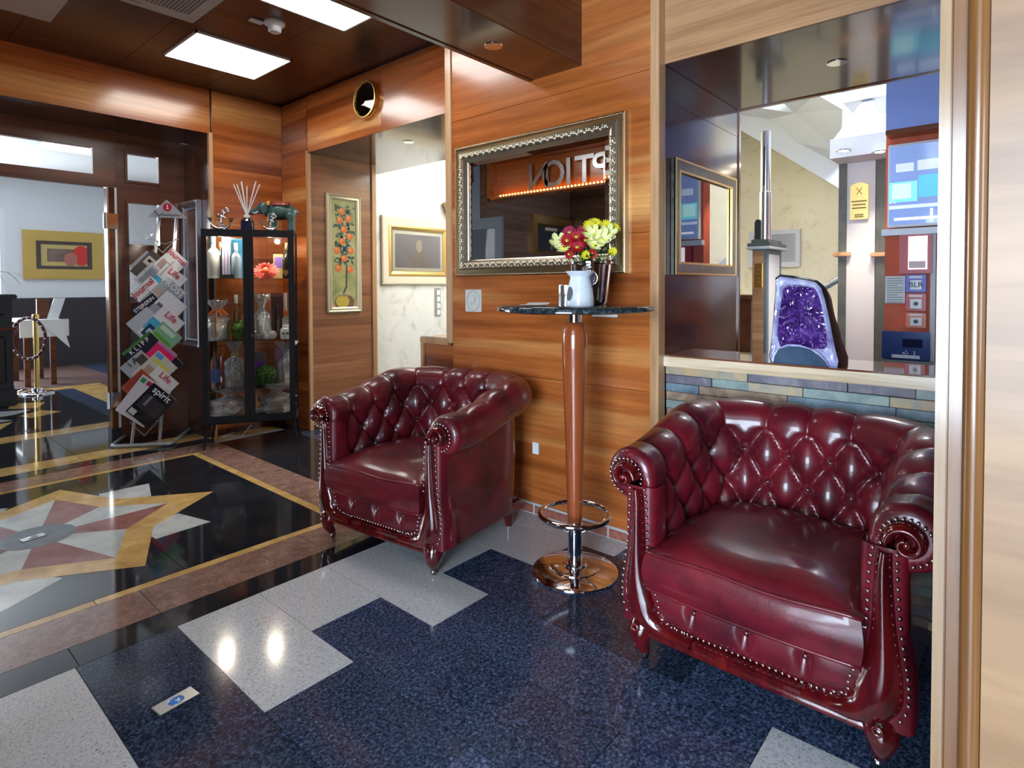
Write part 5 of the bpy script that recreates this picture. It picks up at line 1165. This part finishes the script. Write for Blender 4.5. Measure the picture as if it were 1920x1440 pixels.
giftbag('silvery crumpled cellophane gift on the cabinet floor', 517, 4, .12, .27, H(722, 780), None, in_mugs, 6, .5)
# ---- on top of the cabinet
SILP = flat('polished_aluminium', (.72, .74, .78), .18, metal=1)
def anchor(label, px, d, h, tilt):
    t = thing('anchor_figurine', label, 'figurine', cab_at(px, 0, d), CA); s = h/.20; m = MB(Matrix.Scale(s, 4))
    m.tube([(.0, 0, .03), (.005, 0, .10), (.03, 0, .15)], [.014, .011, .010], 10).torus((.042, 0, .172), .022, .009, Matrix.Rotation(PI/2, 4, 'X'), 22, 8)
    arc = [(.085*math.sin(a), 0, .10-.085*math.cos(a)) for a in [math.radians(-75+k*15) for k in range(11)]]
    m.tube(arc, [.004, .011, .012, .014, .017, .019, .017, .014, .012, .011, .004], 8).tube([(-.028, 0, .125), (.015, 0, .125), (.04, 0, .108)], [.008, .010, .008], 8)
    for s_ in (-1, 1): m.add([(s_*.075, -.01, .07), (s_*.11, 0, .115), (s_*.062, 0, .11), (s_*.075, .01, .07), (s_*.085, 0, .065)], [(0, 1, 2), (3, 2, 1), (0, 2, 3), (4, 1, 0), (4, 3, 1), (4, 0, 3)])
    m.build('anchor', SILP, t, smooth=True, angle=50)
    MB(Matrix.Scale(s, 4)).tube([(.02*math.sin(k*.9), .014*math.cos(k*.9), .04+k*.008) for k in range(14)], .006, 6).build('rope_twist', SILP, t, smooth=True)
    MB(Matrix.Scale(s, 4)).box(-.05, .05, -.022, .022, 0, .012).build('foot', SILP, t, bevel=.003)
anchor('larger polished silver anchor figurine beside the cabinet edge', 416, .13, H(385, 429), 0)
anchor('smaller polished silver anchor figurine in front of the elephant', 509, .06, H(399, 431), 0)
rdz = thing('reed_diffuser', 'dark glass reed diffuser bottle with pale sticks on the cabinet', 'diffuser', cab_at(466, 0, .08), CA)
hb_ = H(404, 431)
MB().lathe([(0, 0), (.050, 0), (.053, .006), (.050, hb_*.6), (.040, hb_*.8), (.018, hb_*.9), (0, hb_*.9)], n=8).build('bottle_glass', flat('navy_glass', (.02, .025, .06), .04, coat=1), rdz, bevel=.002)
MB().lathe([(.02, hb_*.88), (.022, hb_*.9), (.022, hb_*1.08), (.018, hb_*1.1), (0, hb_*1.1)], n=20).build('collar', WHITEG, rdz, smooth=True, angle=50)
MB().lathe([(.045, hb_*.62), (.050, hb_*.66), (.034, hb_*.86), (.024, hb_*.92)], n=20).build('silver_shoulder', CHROME, rdz, smooth=True)
for px, py in ((438, 346), (444, 345), (452, 341), (453, 340), (463, 349), (480, 340), (487, 346), (478, 345)):
    q = WM[rdz.name].inverted() @ onplane(px, py, CO-CN*(.08+random.uniform(-.02, .02)), CN); MB().tube([(0, 0, hb_), q], .0042, 6).build('reed', flat('reed_white', (.70, .64, .60), .6), rdz)
# elephant
el = thing('elephant_figurine', 'painted green elephant figurine with red blanket and raised trunk', 'figurine', cab_at(527, 0, .16), CA)
S_ = H(371, 432)/.25; Ms = Matrix.Scale(S_, 4)
m = MB(Ms).ball((.0, 0, .165), (.10, .065, .07), 18, 12).ball((.07, 0, .155), (.06, .058, .065), 16, 10).ball((-.115, 0, .185), (.052, .046, .052), 16, 10)
for x in (-.055, .085):
    for y in (-.038, .038): m.tube([(x, y, .14), (x+.004, y, .07), (x, y, .008)], [.034, .026, .030], 12)
m.tube([(-.145, 0, .18), (-.19, 0, .155), (-.235, 0, .15), (-.262, 0, .175), (-.262, 0, .205), (-.245, 0, .225)], [.032, .025, .020, .016, .013, .011], 10).tube([(.125, 0, .18), (.15, 0, .13), (.148, 0, .09)], [.010, .006, .005], 6)
remesh(m, 'body', stone('elephant_teal', [(.35, (.035, .075, .065)), (.6, (.08, .16, .15)), (.8, (.05, .16, .22))], 9, .3), el, .006*S_, 3)
m = MB(Ms)
rows = []
for i in range(13):
    a = math.radians(-58+i*116/12*1.0); rows.append([(x, .072*math.sin(a)*1.02, .165+.077*math.cos(a)) for x in (-.05, -.01, .03, .075)])
bl = m.grid(rows).build('blanket', stone('red_blanket', [(.42, (.20, .02, .025)), (.6, (.26, .05, .04)), (.66, (.45, .3, .2))], 38, .4), el, smooth=True, angle=180); bl.modifiers.new('s', 'SOLIDIFY').thickness = .004
rows = []
for i in range(13):
    a = math.radians(-70+i*140/12); rows.append([(x, .060*math.sin(a)*1.05, .182+.062*math.cos(a)) for x in (-.088, -.066)])
bl = MB(Ms).grid(rows).build('collar_band', flat('orange_band', (.60, .22, .04), .4), el, smooth=True, angle=180); bl.modifiers.new('s', 'SOLIDIFY').thickness = .005
for s in (-1, 1): MB(Ms).prism([(-.11, s*.05, .215), (-.085, s*.066, .20), (-.085, s*.07, .15), (-.11, s*.06, .125), (-.13, s*.05, .16)], (0, s*.006, 0)).build('ear', flat('elephant_ear', (.05, .10, .10), .35), el, bevel=.003)
for s in (-1, 1): MB(Ms).tube([(-.15, s*.02, .16), (-.18, s*.024, .14), (-.20, s*.022, .15)], [.006, .005, .002], 6).build('tusk', WHITEG, el)
# ================================================================== amethyst geode
XG = 2.585
OUT = [(1447, 684), (1443, 668), (1445, 648), (1449, 610), (1452, 570), (1454, 540), (1454, 526), (1462, 519), (1490, 522), (1515, 526), (1530, 530), (1540, 541), (1546, 560), (1553, 590), (1560, 625), (1566, 655), (1572, 676), (1570, 688)]
INN = [(1462, 652), (1458, 640), (1456, 625), (1458, 602), (1461, 578), (1465, 556), (1467, 542), (1474, 536), (1492, 537), (1512, 538), (1526, 542), (1533, 552), (1538, 570), (1542, 592), (1546, 615), (1549, 636), (1549, 650), (1542, 655)]
Pz = lambda q, x: at(q[0], q[1], 0, x)
o_ = [Pz(q, XG) for q in OUT]; i_ = [Pz(q, XG) for q in INN]
zb_ = .926
for p in o_: p.z = max(p.z, zb_)
o_[0].z = zb_; o_[-1].z = zb_
def resample(P, n):
    L = [0]
    for a, b in zip(P, P[1:]+[P[0]]): L.append(L[-1]+(b-a).length)
    out = []; Q = P+[P[0]]
    for k in range(n):
        s = L[-1]*k/n; i = max(j for j in range(len(P)) if L[j] <= s); out.append(Q[i].lerp(Q[i+1], (s-L[i])/max(1e-9, L[i+1]-L[i])))
    return out
NG = 72
cen = sum(o_, Vector())/len(o_)
oR, iR = o_, i_
def dens(P):
    out = []
    for a, b in zip(P, P[1:]+[P[0]]):
        for k in range(4): out.append(a.lerp(b, k/4))
    return out
oR, iR = dens(o_), dens(i_)
geo = thing('amethyst_geode', 'standing amethyst geode with purple crystals on the hatch counter', 'geode', (cen.x, cen.y, zb_))
ic = sum(iR, Vector())/len(iR)
def ng(v, s=8, a=.01): return mnoise.noise(v*s)*a
rim = [[p+Vector((ng(p, 30, .004), 0, 0)) for p in oR], [p.lerp(q, .35)+Vector((-.012+ng(p, 40, .004), 0, 0)) for p, q in zip(oR, iR)], [p.lerp(q, .75)+Vector((-.008+ng(q, 45, .006), 0, 0)) for p, q in zip(oR, iR)], [q+Vector((.012, 0, 0)) for q in iR]]
AGATE = stone('pale_agate', [(.3, (.20, .17, .42)), (.5, (.42, .42, .66)), (.7, (.70, .72, .82))], 14, .15, coat=.5)
MB().grid(rim, close=True).build('agate_rim', AGATE, geo, world=True, smooth=True, angle=50)
cav = [[q+Vector((.012, 0, 0)) for q in iR]]
for f, dx in ((.8, .045), (.55, .075), (.3, .09), (.08, .095)): cav.append([ic+(q-ic)*f+Vector((dx+ng(q*f, 25, .02), 0, 0)) for q in iR])
AME = stone('amethyst', [(.3, (.020, .005, .06)), (.5, (.07, .018, .18)), (.72, (.22, .10, .42))], 20, .08, coat=1, spec=.8)
MB().grid(cav, close=True).build('cavity', AME, geo, world=True)
m = MB(); rg = random.Random(5)
for k in range(900):
    q = rg.choice(iR); f = rg.uniform(.0, 1)**.6; dx = .012+(1-f**3)*.085
    p = ic+(q-ic)*f+Vector((dx, 0, 0)); n_ = (Vector((-1, 0, 0))+(ic-q).normalized()*1.0*f+Vector((rg.uniform(-.5, .5), rg.uniform(-.5, .5), rg.uniform(-.5, .5)))).normalized()
    u = n_.orthogonal().normalized(); v = n_.cross(u); r = rg.uniform(.0035, .0085); h = r*rg.uniform(1.5, 2.6)
    ring = [p+(u*math.cos(a*PI/3)+v*math.sin(a*PI/3))*r-n_*.004 for a in range(6)]; r2 = [w_+n_*h*.55 for w_ in ring]; tip = p+n_*h
    m.add(ring+r2+[tip], [(a, (a+1) % 6, 6+(a+1) % 6, 6+a) for a in range(6)]+[(6+a, 6+(a+1) % 6, 12) for a in range(6)])
tag(m.build('crystals', AME, geo, world=True), None, None, kind='stuff')
# agate foot: arched blue-grey slice in front
arch = [Pz(q, XG-.020) for q in ((1449, 683), (1451, 668), (1460, 655), (1478, 649), (1500, 650), (1520, 656), (1538, 667), (1550, 680), (1553, 687))]
for p in arch: p.z = max(zb_, p.z)
arch[0].z = arch[-1].z = zb_
MB().prism(arch, (.045, 0, 0)).build('agate_foot', stone('blue_grey_agate', [(.3, (.035, .06, .10)), (.7, (.07, .11, .17))], 12, .12, coat=.5), geo, world=True)
MB().tube([p+Vector((-.003, 0, .004)) for p in arch], [.004+.0025*math.sin(k*2.3) for k in range(len(arch))], 6).build('quartz_edge', AGATE, geo, world=True, smooth=True)
hull = [[p for p in oR]]
oc = sum(oR, Vector())/len(oR)
for f, fz, dx in ((1.03, 1.03, .02), (1.05, 1.01, .07), (1.04, .95, .14), (.98, .84, .20), (.84, .62, .25), (.2, .1, .27)):
    r_ = []
    for p in oR:
        hz = max(0, (p.z-zb_)/.4); q = Vector((0, oc.y, zb_))+Vector((0, p.y-oc.y, p.z-zb_))*f if False else Vector((0, oc.y+(p.y-oc.y)*f, zb_+(p.z-zb_)*fz))
        r_.append(Vector((XG+dx*(1.05-.55*hz)+ng(q+Vector((dx*3, 0, 0)), 16, .02), q.y+ng(q, 18, .008), max(zb_, q.z))))
    hull.append(r_)
MB().grid(hull, close=True).build('basalt_shell', stone('basalt', [(.3, (.006, .007, .008)), (.7, (.03, .034, .033))], 22, .4), geo, world=True, smooth=True, angle=60)
# ================================================================== floor lights
def floorlight(label, p, w_, d_, ang, glow):
    t = thing('floor_spotlight', label, 'light', (p.x, p.y, .0), ang)
    MB().box(-w_/2, w_/2, -d_/2, d_/2, 0.0005, .005).build('cover_plate', STEEL, t, bevel=.0015)
    MB().lathe([(0, .009), (.012, .0085), (.018, .0052)], n=24, fn=lambda r, z, a: r*(1.25 if abs(math.cos(a)) > .7 else 1)).build('lens', flat('blue_lens' if glow else 'grey_lens', (.04, .12, .30) if glow else (.3, .3, .32), .08, emit=(.1, .35, 1), es=.08*glow), t, smooth=True)
floorlight('rectangular steel floor spotlight with blue lens set in the granite tiles', fl(330, 1316), .115, .058, math.radians(6), 1)
floorlight('rectangular steel floor spotlight at the centre of the marble star', fl(62, 1009), .10, .05, math.radians(10), .0)
# ================================================================== dining room things
def stanchion(label, p):
    t = thing('stanchion', label, 'barrier post', p)
    MB().lathe([(0, 0), (.17, 0), (.17, .012), (.15, .022), (.05, .03), (.05, .07), (.035, .075), (0, .075)], n=36).build('base', CHROME, t, smooth=True, angle=30)
    MB().lathe([(.027, .07), (.027, .90)], n=20).build('post', BRASS, t, smooth=True); MB().lathe([(.027, .88), (.035, .885), (.035, .92), (.03, .94), (0, .95)], n=20).build('finial', BRASS, t, smooth=True, angle=40)
s1, s2 = fl(70, 738), fl(55, 733); s2 = s1+Vector((-.20, .35, 0))
stanchion('front brass rope barrier post on a chrome foot inside the doorway', s1); stanchion('rear brass rope barrier post close behind the other one', s2)
ROPE = thing('barrier_rope', 'dark red rope with white spiral hanging from the barrier posts', 'rope', s1+Vector((0, 0, .9)))
rp_ = []
for k in range(40):
    a = 2*PI*k/40; rp_.append(s1+_R*(-.04+.20*math.sin(a))-Vector((_F.x, _F.y, 0)).normalized()*.06+Vector((0, 0, .66+.24*math.cos(a))))
MB().tube(rp_, .018, 10, closed=True).build('rope', flat('burgundy_rope', (.09, .012, .018), .6), ROPE, world=True, smooth=True, angle=180)
m = MB()
for k in range(0, 40, 2): m.ball(rp_[k]-_F*.012, .013, 6, 4)
tag(m.build('white_spiral', WHITEP, ROPE, world=True), None, None, kind='stuff')
bz0 = fl(10, 745); bw = thing('dark_buffet', 'dark carved wooden buffet at the edge of the dining doorway', 'sideboard', (bz0.x-.3, 8.3, 0))
bx1 = at(33, 640, 1, 8.1).x; bzt = at(20, 552, 1, 8.1).z
MB().box(bx1-.9, bx1-.04, 8.1, 8.6, .0, bzt-.05).build('body', BLACKP, bw, world=True); MB().box(bx1-.95, bx1, 8.06, 8.65, bzt-.05, bzt).build('top', BLACKP, bw, world=True, bevel=.01)
zs_ = at(10, 614, 1, 8.1).z
MB().box(bx1-.95, bx1-.01, 8.05, 8.62, zs_-.03, zs_).build('ledge', W_DARKX, bw, world=True, bevel=.006); MB().box(bx1-.95, bx1-.02, 8.05, 8.62, 0, .18).build('plinth', BLACKP, bw, world=True, bevel=.01)
for k in range(2): MB().box(bx1-.46+k*.0, bx1-.10, 8.085, 8.1, .25+k*(zs_-.1), zs_-.1+k*(bzt-zs_-.12)+(0 if k else 0)).build('door_panel', flat('ebony', (.02, .015, .014), .3), bw, world=True, bevel=.008)
dtb = thing('dining_table', 'small dining table under a white cloth with a pointed drop', 'table', at(75, 690, 1, 9.6)); tp = at(30, 600, 1, 9.6); tq = at(108, 604, 1, 9.6)
MB().box(tp.x, tq.x, 9.4, 10.3, tp.z-.03, tp.z).build('tabletop', WHITEP, dtb, world=True)
MB().box(tp.x, tp.x+.5, 9.39, 9.4, tp.z-.22, tp.z).add([(tq.x-.25, 9.395, tp.z), (tq.x, 9.39, tp.z), (tq.x+.08, 9.37, tp.z-.38), (tq.x-.25, 9.385, tp.z)], [(0, 1, 2)]).build('cloth_drop', WHITEP, dtb, world=True)
for x in (tp.x+.08, tq.x-.08):
    for y in (9.48, 10.22): MB().box(x-.03, x+.03, y-.03, y+.03, 0, tp.z-.03).build('leg', W_DARKX, dtb, world=True)
mc_ = at(98, 588, 1, 9.6); mnu = thing('menu_stand', 'white menu card leaning in a wooden holder on the dining table', 'menu', (mc_.x, 9.6, tp.z))
MB(frameM((mc_.x, 9.6, tp.z), (1, 0, 0), (.0, .0, 1))).prism([(-.06, 0, 0), (.06, 0, 0), (.14, .27, 0), (.02, .27, 0)], (0, 0, .02)).build('card', WHITEP, mnu, world=True); MB().box(mc_.x-.16, mc_.x-.03, 9.6, 9.64, tp.z, tp.z+.26).build('holder', W_DOOR, mnu, world=True)
ptp = at(5, 548, 1, 8.35); pl_ = thing('spider_plant', 'trailing spider plant standing on the dark buffet', 'plant', (ptp.x-.15, 8.35, bzt))
MB().lathe([(0, 0), (.07, 0), (.09, .12), (.08, .12), (0, .1)], n=18).build('pot', WHITEG, pl_, smooth=True, angle=40)
for k in range(14):
    a = random.uniform(-.9, .9)+(PI if k % 4 == 0 else 0); L = random.uniform(.25, .45); d = Vector((math.cos(a), math.sin(a)*.6, 0)); s = Vector((-d.y, d.x, 0)).normalized(); rows = []
    for q in range(7): f = q/6; c_ = d*L*f+Vector((0, 0, .12+.16*math.sin(f*2.6)-.10*f*f)); wd = .012*(1-f)+.001; rows.append([c_-s*wd, c_+s*wd])
    MB().grid(rows).build('leaf', LEAF, pl_)
# ================================================================== stair hall things
XP = 4.6
pc = Vector((XP, yx(1438, XP), 0)); zct, zcb = at(1438, 455, 0, XP).z, at(1438, 467, 0, XP).z
wX = yx(1411, XP)-pc.y; wY = .36
ps = thing('stele', 'slate capped stele with wooden side and steel flue pole', 'monument', (XP+wY/2, pc.y+wX/2, 0))
GRYP = flat('slate_blue_paint', (.13, .17, .20), .5)
MB().box(XP, XP+wY, pc.y, pc.y+wX, 0, zcb).build('body', GRYP, ps, world=True, bevel=.004)
MB().box(XP-.006, XP, pc.y+.02, pc.y+wX-.005, 0, zcb-.01).build('wood_side', W_HEAD, ps, world=True)
wpz = at(1470, 480, 1, pc.y).z; MB().box(XP+.05, XP+wY-.06, pc.y-.004, pc.y, 0, wpz).build('white_panel', flat('frosted_panel', (.74, .77, .82), .3), ps, world=True)
MB().box(XP-.035, XP+wY+.035, pc.y-.035, pc.y+wX+.035, zcb, zcb+.022).build('pale_ledge', flat('pale_stone', (.42, .45, .45), .5), ps, world=True, bevel=.004)
MB().box(XP-.03, XP+wY+.03, pc.y-.03, pc.y+wX+.03, zcb+.022, zct).build('slate_slab', SLATE, ps, world=True, bevel=.004); MB().box(XP, XP+wY-.02, pc.y-.01, pc.y+wX+.01, zct, zct+.028).build('slate_slab', SLATE, ps, world=True, bevel=.004)
pz_ = onplane(1455, 450, (XP+.12, pc.y+.05, 1.6), (.756, .6547, 0)); zp2 = onplane(1455, 246, pz_, (.756, .6547, 0)).z; zpm = onplane(1455, 360, pz_, (.756, .6547, 0)).z
MB().lathe([(.044, zct+.028), (.044, zpm), (.038, zpm+.004), (.036, zp2), (.030, zp2), (.030, zp2-.02), (0, zp2-.02)], (XP+.13, pc.y+wX*.5, 0), 28).build('flue_pole', STEEL, ps, world=True, smooth=True, angle=40)
MB().box(XP+.128-.036-.004, XP+.128-.032, pc.y+wX*.5-.008, pc.y+wX*.5+.004, zpm+.05, zp2-.12).build('flue_slot', BLACKP, ps, world=True)
spk = thing('cordless_phone', 'black upright device standing on the slate stele', 'phone', (XP+.03, pc.y+wX*.75, zct+.028)); MB().prism([(0, -.022, 0), (0, .022, 0), (0, .022, .13), (0, .012, .155), (0, -.012, .155), (0, -.022, .145)], (.03, 0, 0)).build('case', BLACKP, spk, bevel=.004)
a, b = at(1415, 494, 0, XP-.008), at(1430, 539, 0, XP-.008)
pq = thing('brass_plaque', 'small brass plaque on the wooden side of the stele', 'plaque', (XP, (a.y+b.y)/2, b.z)); MB().box(XP-.016, XP-.006, b.y, a.y, b.z, a.z).build('plate', BRASS, pq, world=True, bevel=.002)
for k in range(4): MB().box(XP-.017, XP-.0155, b.y+.015, a.y-.015-.006*(k % 2), b.z+.04+k*.03, b.z+.046+k*.03).build('engraved_line', flat('engraving', (.2, .12, .03), .5), pq, world=True)
# gold plaque on the column
a, b = at(1594, 345, 0, XC-.02), at(1628, 410, 0, XC-.02); yc, zc2 = (a.y+b.y)/2, (a.z+b.z)/2; hw, hh = (a.y-b.y)/2, (a.z-b.z)/2
GP = flat('satin_gold', (.72, .52, .18), .35, metal=.8)
gp = thing('gold_plaque', 'gold arched award plaque with engraved text on the white column', 'plaque', (XC, yc, b.z))
MB().prism([(XC-.02, yc+hw*q, zc2+hh+(-.02+.025*(1-q*q))) for q in [1-k/5 for k in range(11)]]+[(XC-.02, yc-hw, zc2-hh), (XC-.02, yc+hw, zc2-hh)], (.02, 0, 0)).build('plate', GP, gp, world=True)
ENG = flat('engraved_brown', (.22, .14, .04), .5)
Mg = frameM((XC-.0205, yc, zc2), (0, -1, 0), (0, 0, 1))
MB(Mg).tube([(-.018, .10, 0), (.0, .075, 0), (.018, .05, 0)], .003, 4).tube([(.018, .10, 0), (.0, .075, 0), (-.018, .05, 0)], .003, 4).build('engraved_emblem', ENG, gp, world=True)
for w_, dz in ((.05, 0), (.042, -.025), (.046, -.05), (.03, -.10), (.03, -.115)):
    MB(Mg).box(-w_, w_, dz-.005, dz+.005, 0, .0006).build('engraved_line', ENG, gp, world=True)
for px, py, nm in ((1582, 282, 'lit recessed spotlight in the cap of the white column'), (1650, 284, 'lit recessed spotlight beside the service wall')):
    p = fl(px, py, kz0); t = thing('downlight', nm, 'light', p); MB().lathe([(.03, -.004), (.048, -.004), (.05, 0), (0, 0)], n=24).build('bezel', CHROME, t, smooth=True, angle=40)
    MB().lathe([(0, -.006), (.03, -.005)], n=20).build('lamp_glass', flat('spot_glow', (1, .9, .75), emit=(1, .85, .6), es=30), t)
    l = bpy.data.lights.new('spot', 'SPOT'); l.energy = 26; l.color = (1, .84, .6); l.spot_size = 1.6; l.spot_blend = .6; l.shadow_soft_size = .03; lo = bpy.data.objects.new('spot_beam', l); COL.objects.link(lo); lo.location = (0, 0, -.02); lo.parent = t
# framed notice on the cream wall, door frame edge, handrail
a, b = at(1405, 435, 0, 7.48), at(1500, 500, 0, 7.48); wfq = thing('white_framed_print', 'white framed print on the cream hall wall behind the stele', 'picture', (7.49, (a.y+b.y)/2, b.z))
rect_frame(wfq, Vector((7.495, (a.y+b.y)/2, (a.z+b.z)/2)), EY, EZ, a.y-b.y, a.z-b.z, [(0, 0), (0, .03), (.05, .025), (.06, .01)], WHITEP); MB().box(7.485, 7.49, b.y+.05, a.y-.05, b.z+.05, a.z-.05).build('canvas', flat('grey_print', (.45, .46, .48), .6), wfq, world=True)
hr = thing('handrail', 'steel and timber stair handrail rising behind the geode', 'rail', (5.6, yx(1560, 5.6), 0))
h0, h1 = at(1530, 548, 0, 5.6), at(1580, 519, 0, 5.6); dr = (h1-h0)
MB().tube([h0-dr*1.5, h1+dr*.5], .028, 10).build('rail', STEEL, hr, world=True, smooth=True)
for f in (.0, 1.1): p = h0+dr*f; MB().tube([p, Vector((p.x, p.y, 0))], .012, 8).build('baluster', BLACKP, hr, world=True)
# service wall fittings
XS = XR-.002
def R4(px0, py0, px1, py1, x=XS): a, b = at(px0, py0, 0, x), at(px1, py1, 0, x); return a, b
def fit(name, label, cat, x0, y0, x1, y1, dep, mat, group=None):
    a = at(x0, (y0+y1)/2, 0, XS).y; b = at(x1, (y0+y1)/2, 0, XS).y; xm = (x0+x1)/2; z1 = at(xm, y0, 0, XS).z; z0 = at(xm, y1, 0, XS).z
    t = thing(name, label, cat, (XS, (a+b)/2, z0), 0, group); MB().box(XS-dep, XS, b, a, z0, z1).build('case', mat, t, world=True, bevel=.004); return t, a, b, z0, z1
SCW = flat('screen_frame', (.62, .66, .75), .3)
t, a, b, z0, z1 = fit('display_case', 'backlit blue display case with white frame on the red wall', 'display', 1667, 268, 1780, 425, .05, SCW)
SX = XS-.051
def quad(t, y0, y1, zz0, zz1, col, k, es=0, nm='screen_image'): MB().box(SX-.0006*(k+1), SX-.0006*k, min(y0, y1), max(y0, y1), zz0, zz1).build(nm, flat('screen_%d_%.2f' % (k, col[0]), col, .1, coat=1, coatr=0, emit=col, es=es), t, world=True)  # reflections in the case glass painted as glowing colour blocks
lf_ = lambda f: z0+(z1-z0)*f; ly = lambda f: a+(b-a)*f
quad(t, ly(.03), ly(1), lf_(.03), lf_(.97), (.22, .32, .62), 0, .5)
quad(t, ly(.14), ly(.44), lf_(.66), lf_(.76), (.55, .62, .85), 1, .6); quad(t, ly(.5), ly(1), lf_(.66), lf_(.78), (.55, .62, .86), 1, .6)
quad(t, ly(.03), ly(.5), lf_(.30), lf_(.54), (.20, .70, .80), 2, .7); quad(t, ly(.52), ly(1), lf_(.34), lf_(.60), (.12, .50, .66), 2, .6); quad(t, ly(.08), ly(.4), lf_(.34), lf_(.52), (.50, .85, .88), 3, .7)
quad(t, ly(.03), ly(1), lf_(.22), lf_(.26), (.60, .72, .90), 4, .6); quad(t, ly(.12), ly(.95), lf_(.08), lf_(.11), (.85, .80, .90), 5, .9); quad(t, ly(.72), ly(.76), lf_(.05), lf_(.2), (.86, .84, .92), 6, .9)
MB().box(XS-.06, XS, b-.05, a+.03, z0-.05, z0-.01).build('sill', SCW, t, world=True, bevel=.003); 
t, a, b, z0, z1 = fit('fire_key_cabinet', 'red fire service cabinet with a white lit pane', 'cabinet', 1688, 436, 1750, 513, .045, flat('signal_red', (.42, .012, .03), .35))
MB().box(XS-.048, XS-.045, b+(a-b)*.15, b+(a-b)*.72, z0+(z1-z0)*.1, z1-(z1-z0)*.1).build('lit_pane', flat('lit_paper', (.8, .72, .74), .3, emit=(1, .9, .92), es=1.1), t, world=True); MB().box(XS-.049, XS-.048, b+(a-b)*.2, b+(a-b)*.7, z0+(z1-z0)*.13, z0+(z1-z0)*.3).build('paper_print', flat('pink_paper', (.62, .42, .45), .4), t, world=True)  # white glass sheet given a glow of its own
t, a, b, z0, z1 = fit('notice_sheet', 'white printed instruction sheet beside the call points', 'notice', 1659, 517, 1698, 569, .004, flat('paper_white', (.66, .68, .70), .6))
for k in range(11): MB().box(XS-.0052, XS-.0045, b+.012+(.03 if k % 4 == 3 else 0), a-.012, z1-.02-k*(z1-z0)*.085, z1-.014-k*(z1-z0)*.085).build('text_line', flat('print_grey', (.30, .32, .34), .6), t, world=True)
for nm, y0, y1, colr, lab, tx_ in (('call_point', 515, 548, (.03, .05, .50), 'blue manual call point marked BLR', 'BLR'), ('call_point', 550, 583, (.45, .015, .035), 'red manual call point above the orange one', None), ('call_point', 586, 614, (.62, .12, .05), 'orange manual call point above the control panel', None)):
    t, a, b, z0, z1 = fit(nm, lab, 'call point', 1700, y0, 1738, y1, .04, flat('cp_%.2f' % colr[0], colr, .35), 'call points on the red wall')
    MB().box(XS-.043, XS-.04, b+(a-b)*.22, b+(a-b)*.78, z0+(z1-z0)*.15, z0+(z1-z0)*.68).build('glass_plate', flat('cp_white', (.62, .66, .70), .2), t, world=True)
    MB().box(XS-.043, XS-.04, b+(a-b)*.18, b+(a-b)*.84, z0+(z1-z0)*.80, z0+(z1-z0)*.92).build('label_strip', WHITEP, t, world=True)
    if tx_: text('lettering', tx_, .045, frameM((XS-.0435, (a+b)/2, z0+(z1-z0)*.42), (0, -1, 0), (0, 0, 1)), flat('ink_black', (.02, .02, .03), .5), t, .0004)
    else: MB().lathe([(0, -.047), (.012, -.047), (.013, -.043)], (XS, (a+b)/2, z0+(z1-z0)*.42), 14, 'x').build('push_button', BLACKP, t, world=True)
t, a, b, z0, z1 = fit('alarm_panel', 'dark blue fire alarm control panel with display and keys', 'control panel', 1656, 621, 1746, 673, .06, flat('panel_blue', (.010, .045, .20), .2, coat=.6))
MB().box(XS-.062, XS-.06, b+(a-b)*.15, b+(a-b)*.56, z0+(z1-z0)*.45, z0+(z1-z0)*.75).build('lcd_screen', flat('lcd_navy', (.006, .012, .05), .1), t, world=True)
for dy, dz in ((.5, .22), (.44, .22), (.47, .30), (.47, .15), (.3, .16), (.3, .22), (.3, .28), (.53, .22)): MB().box(XS-.063, XS-.06, b+(a-b)*dy, b+(a-b)*(dy+.025), z0+(z1-z0)*dz, z0+(z1-z0)*(dz+.04)).build('key', WHITEP, t, world=True)
MB().box(XS-.062, XS-.06, b+(a-b)*.2, b+(a-b)*.78, z0+.01, z0+.03).build('label_strip', SCW, t, world=True)
MB().box(XS-.05, XS, b-.03, a, z0-.06, z0-.005).build('grey_base', flat('panel_grey', (.22, .26, .27), .5), t, world=True)
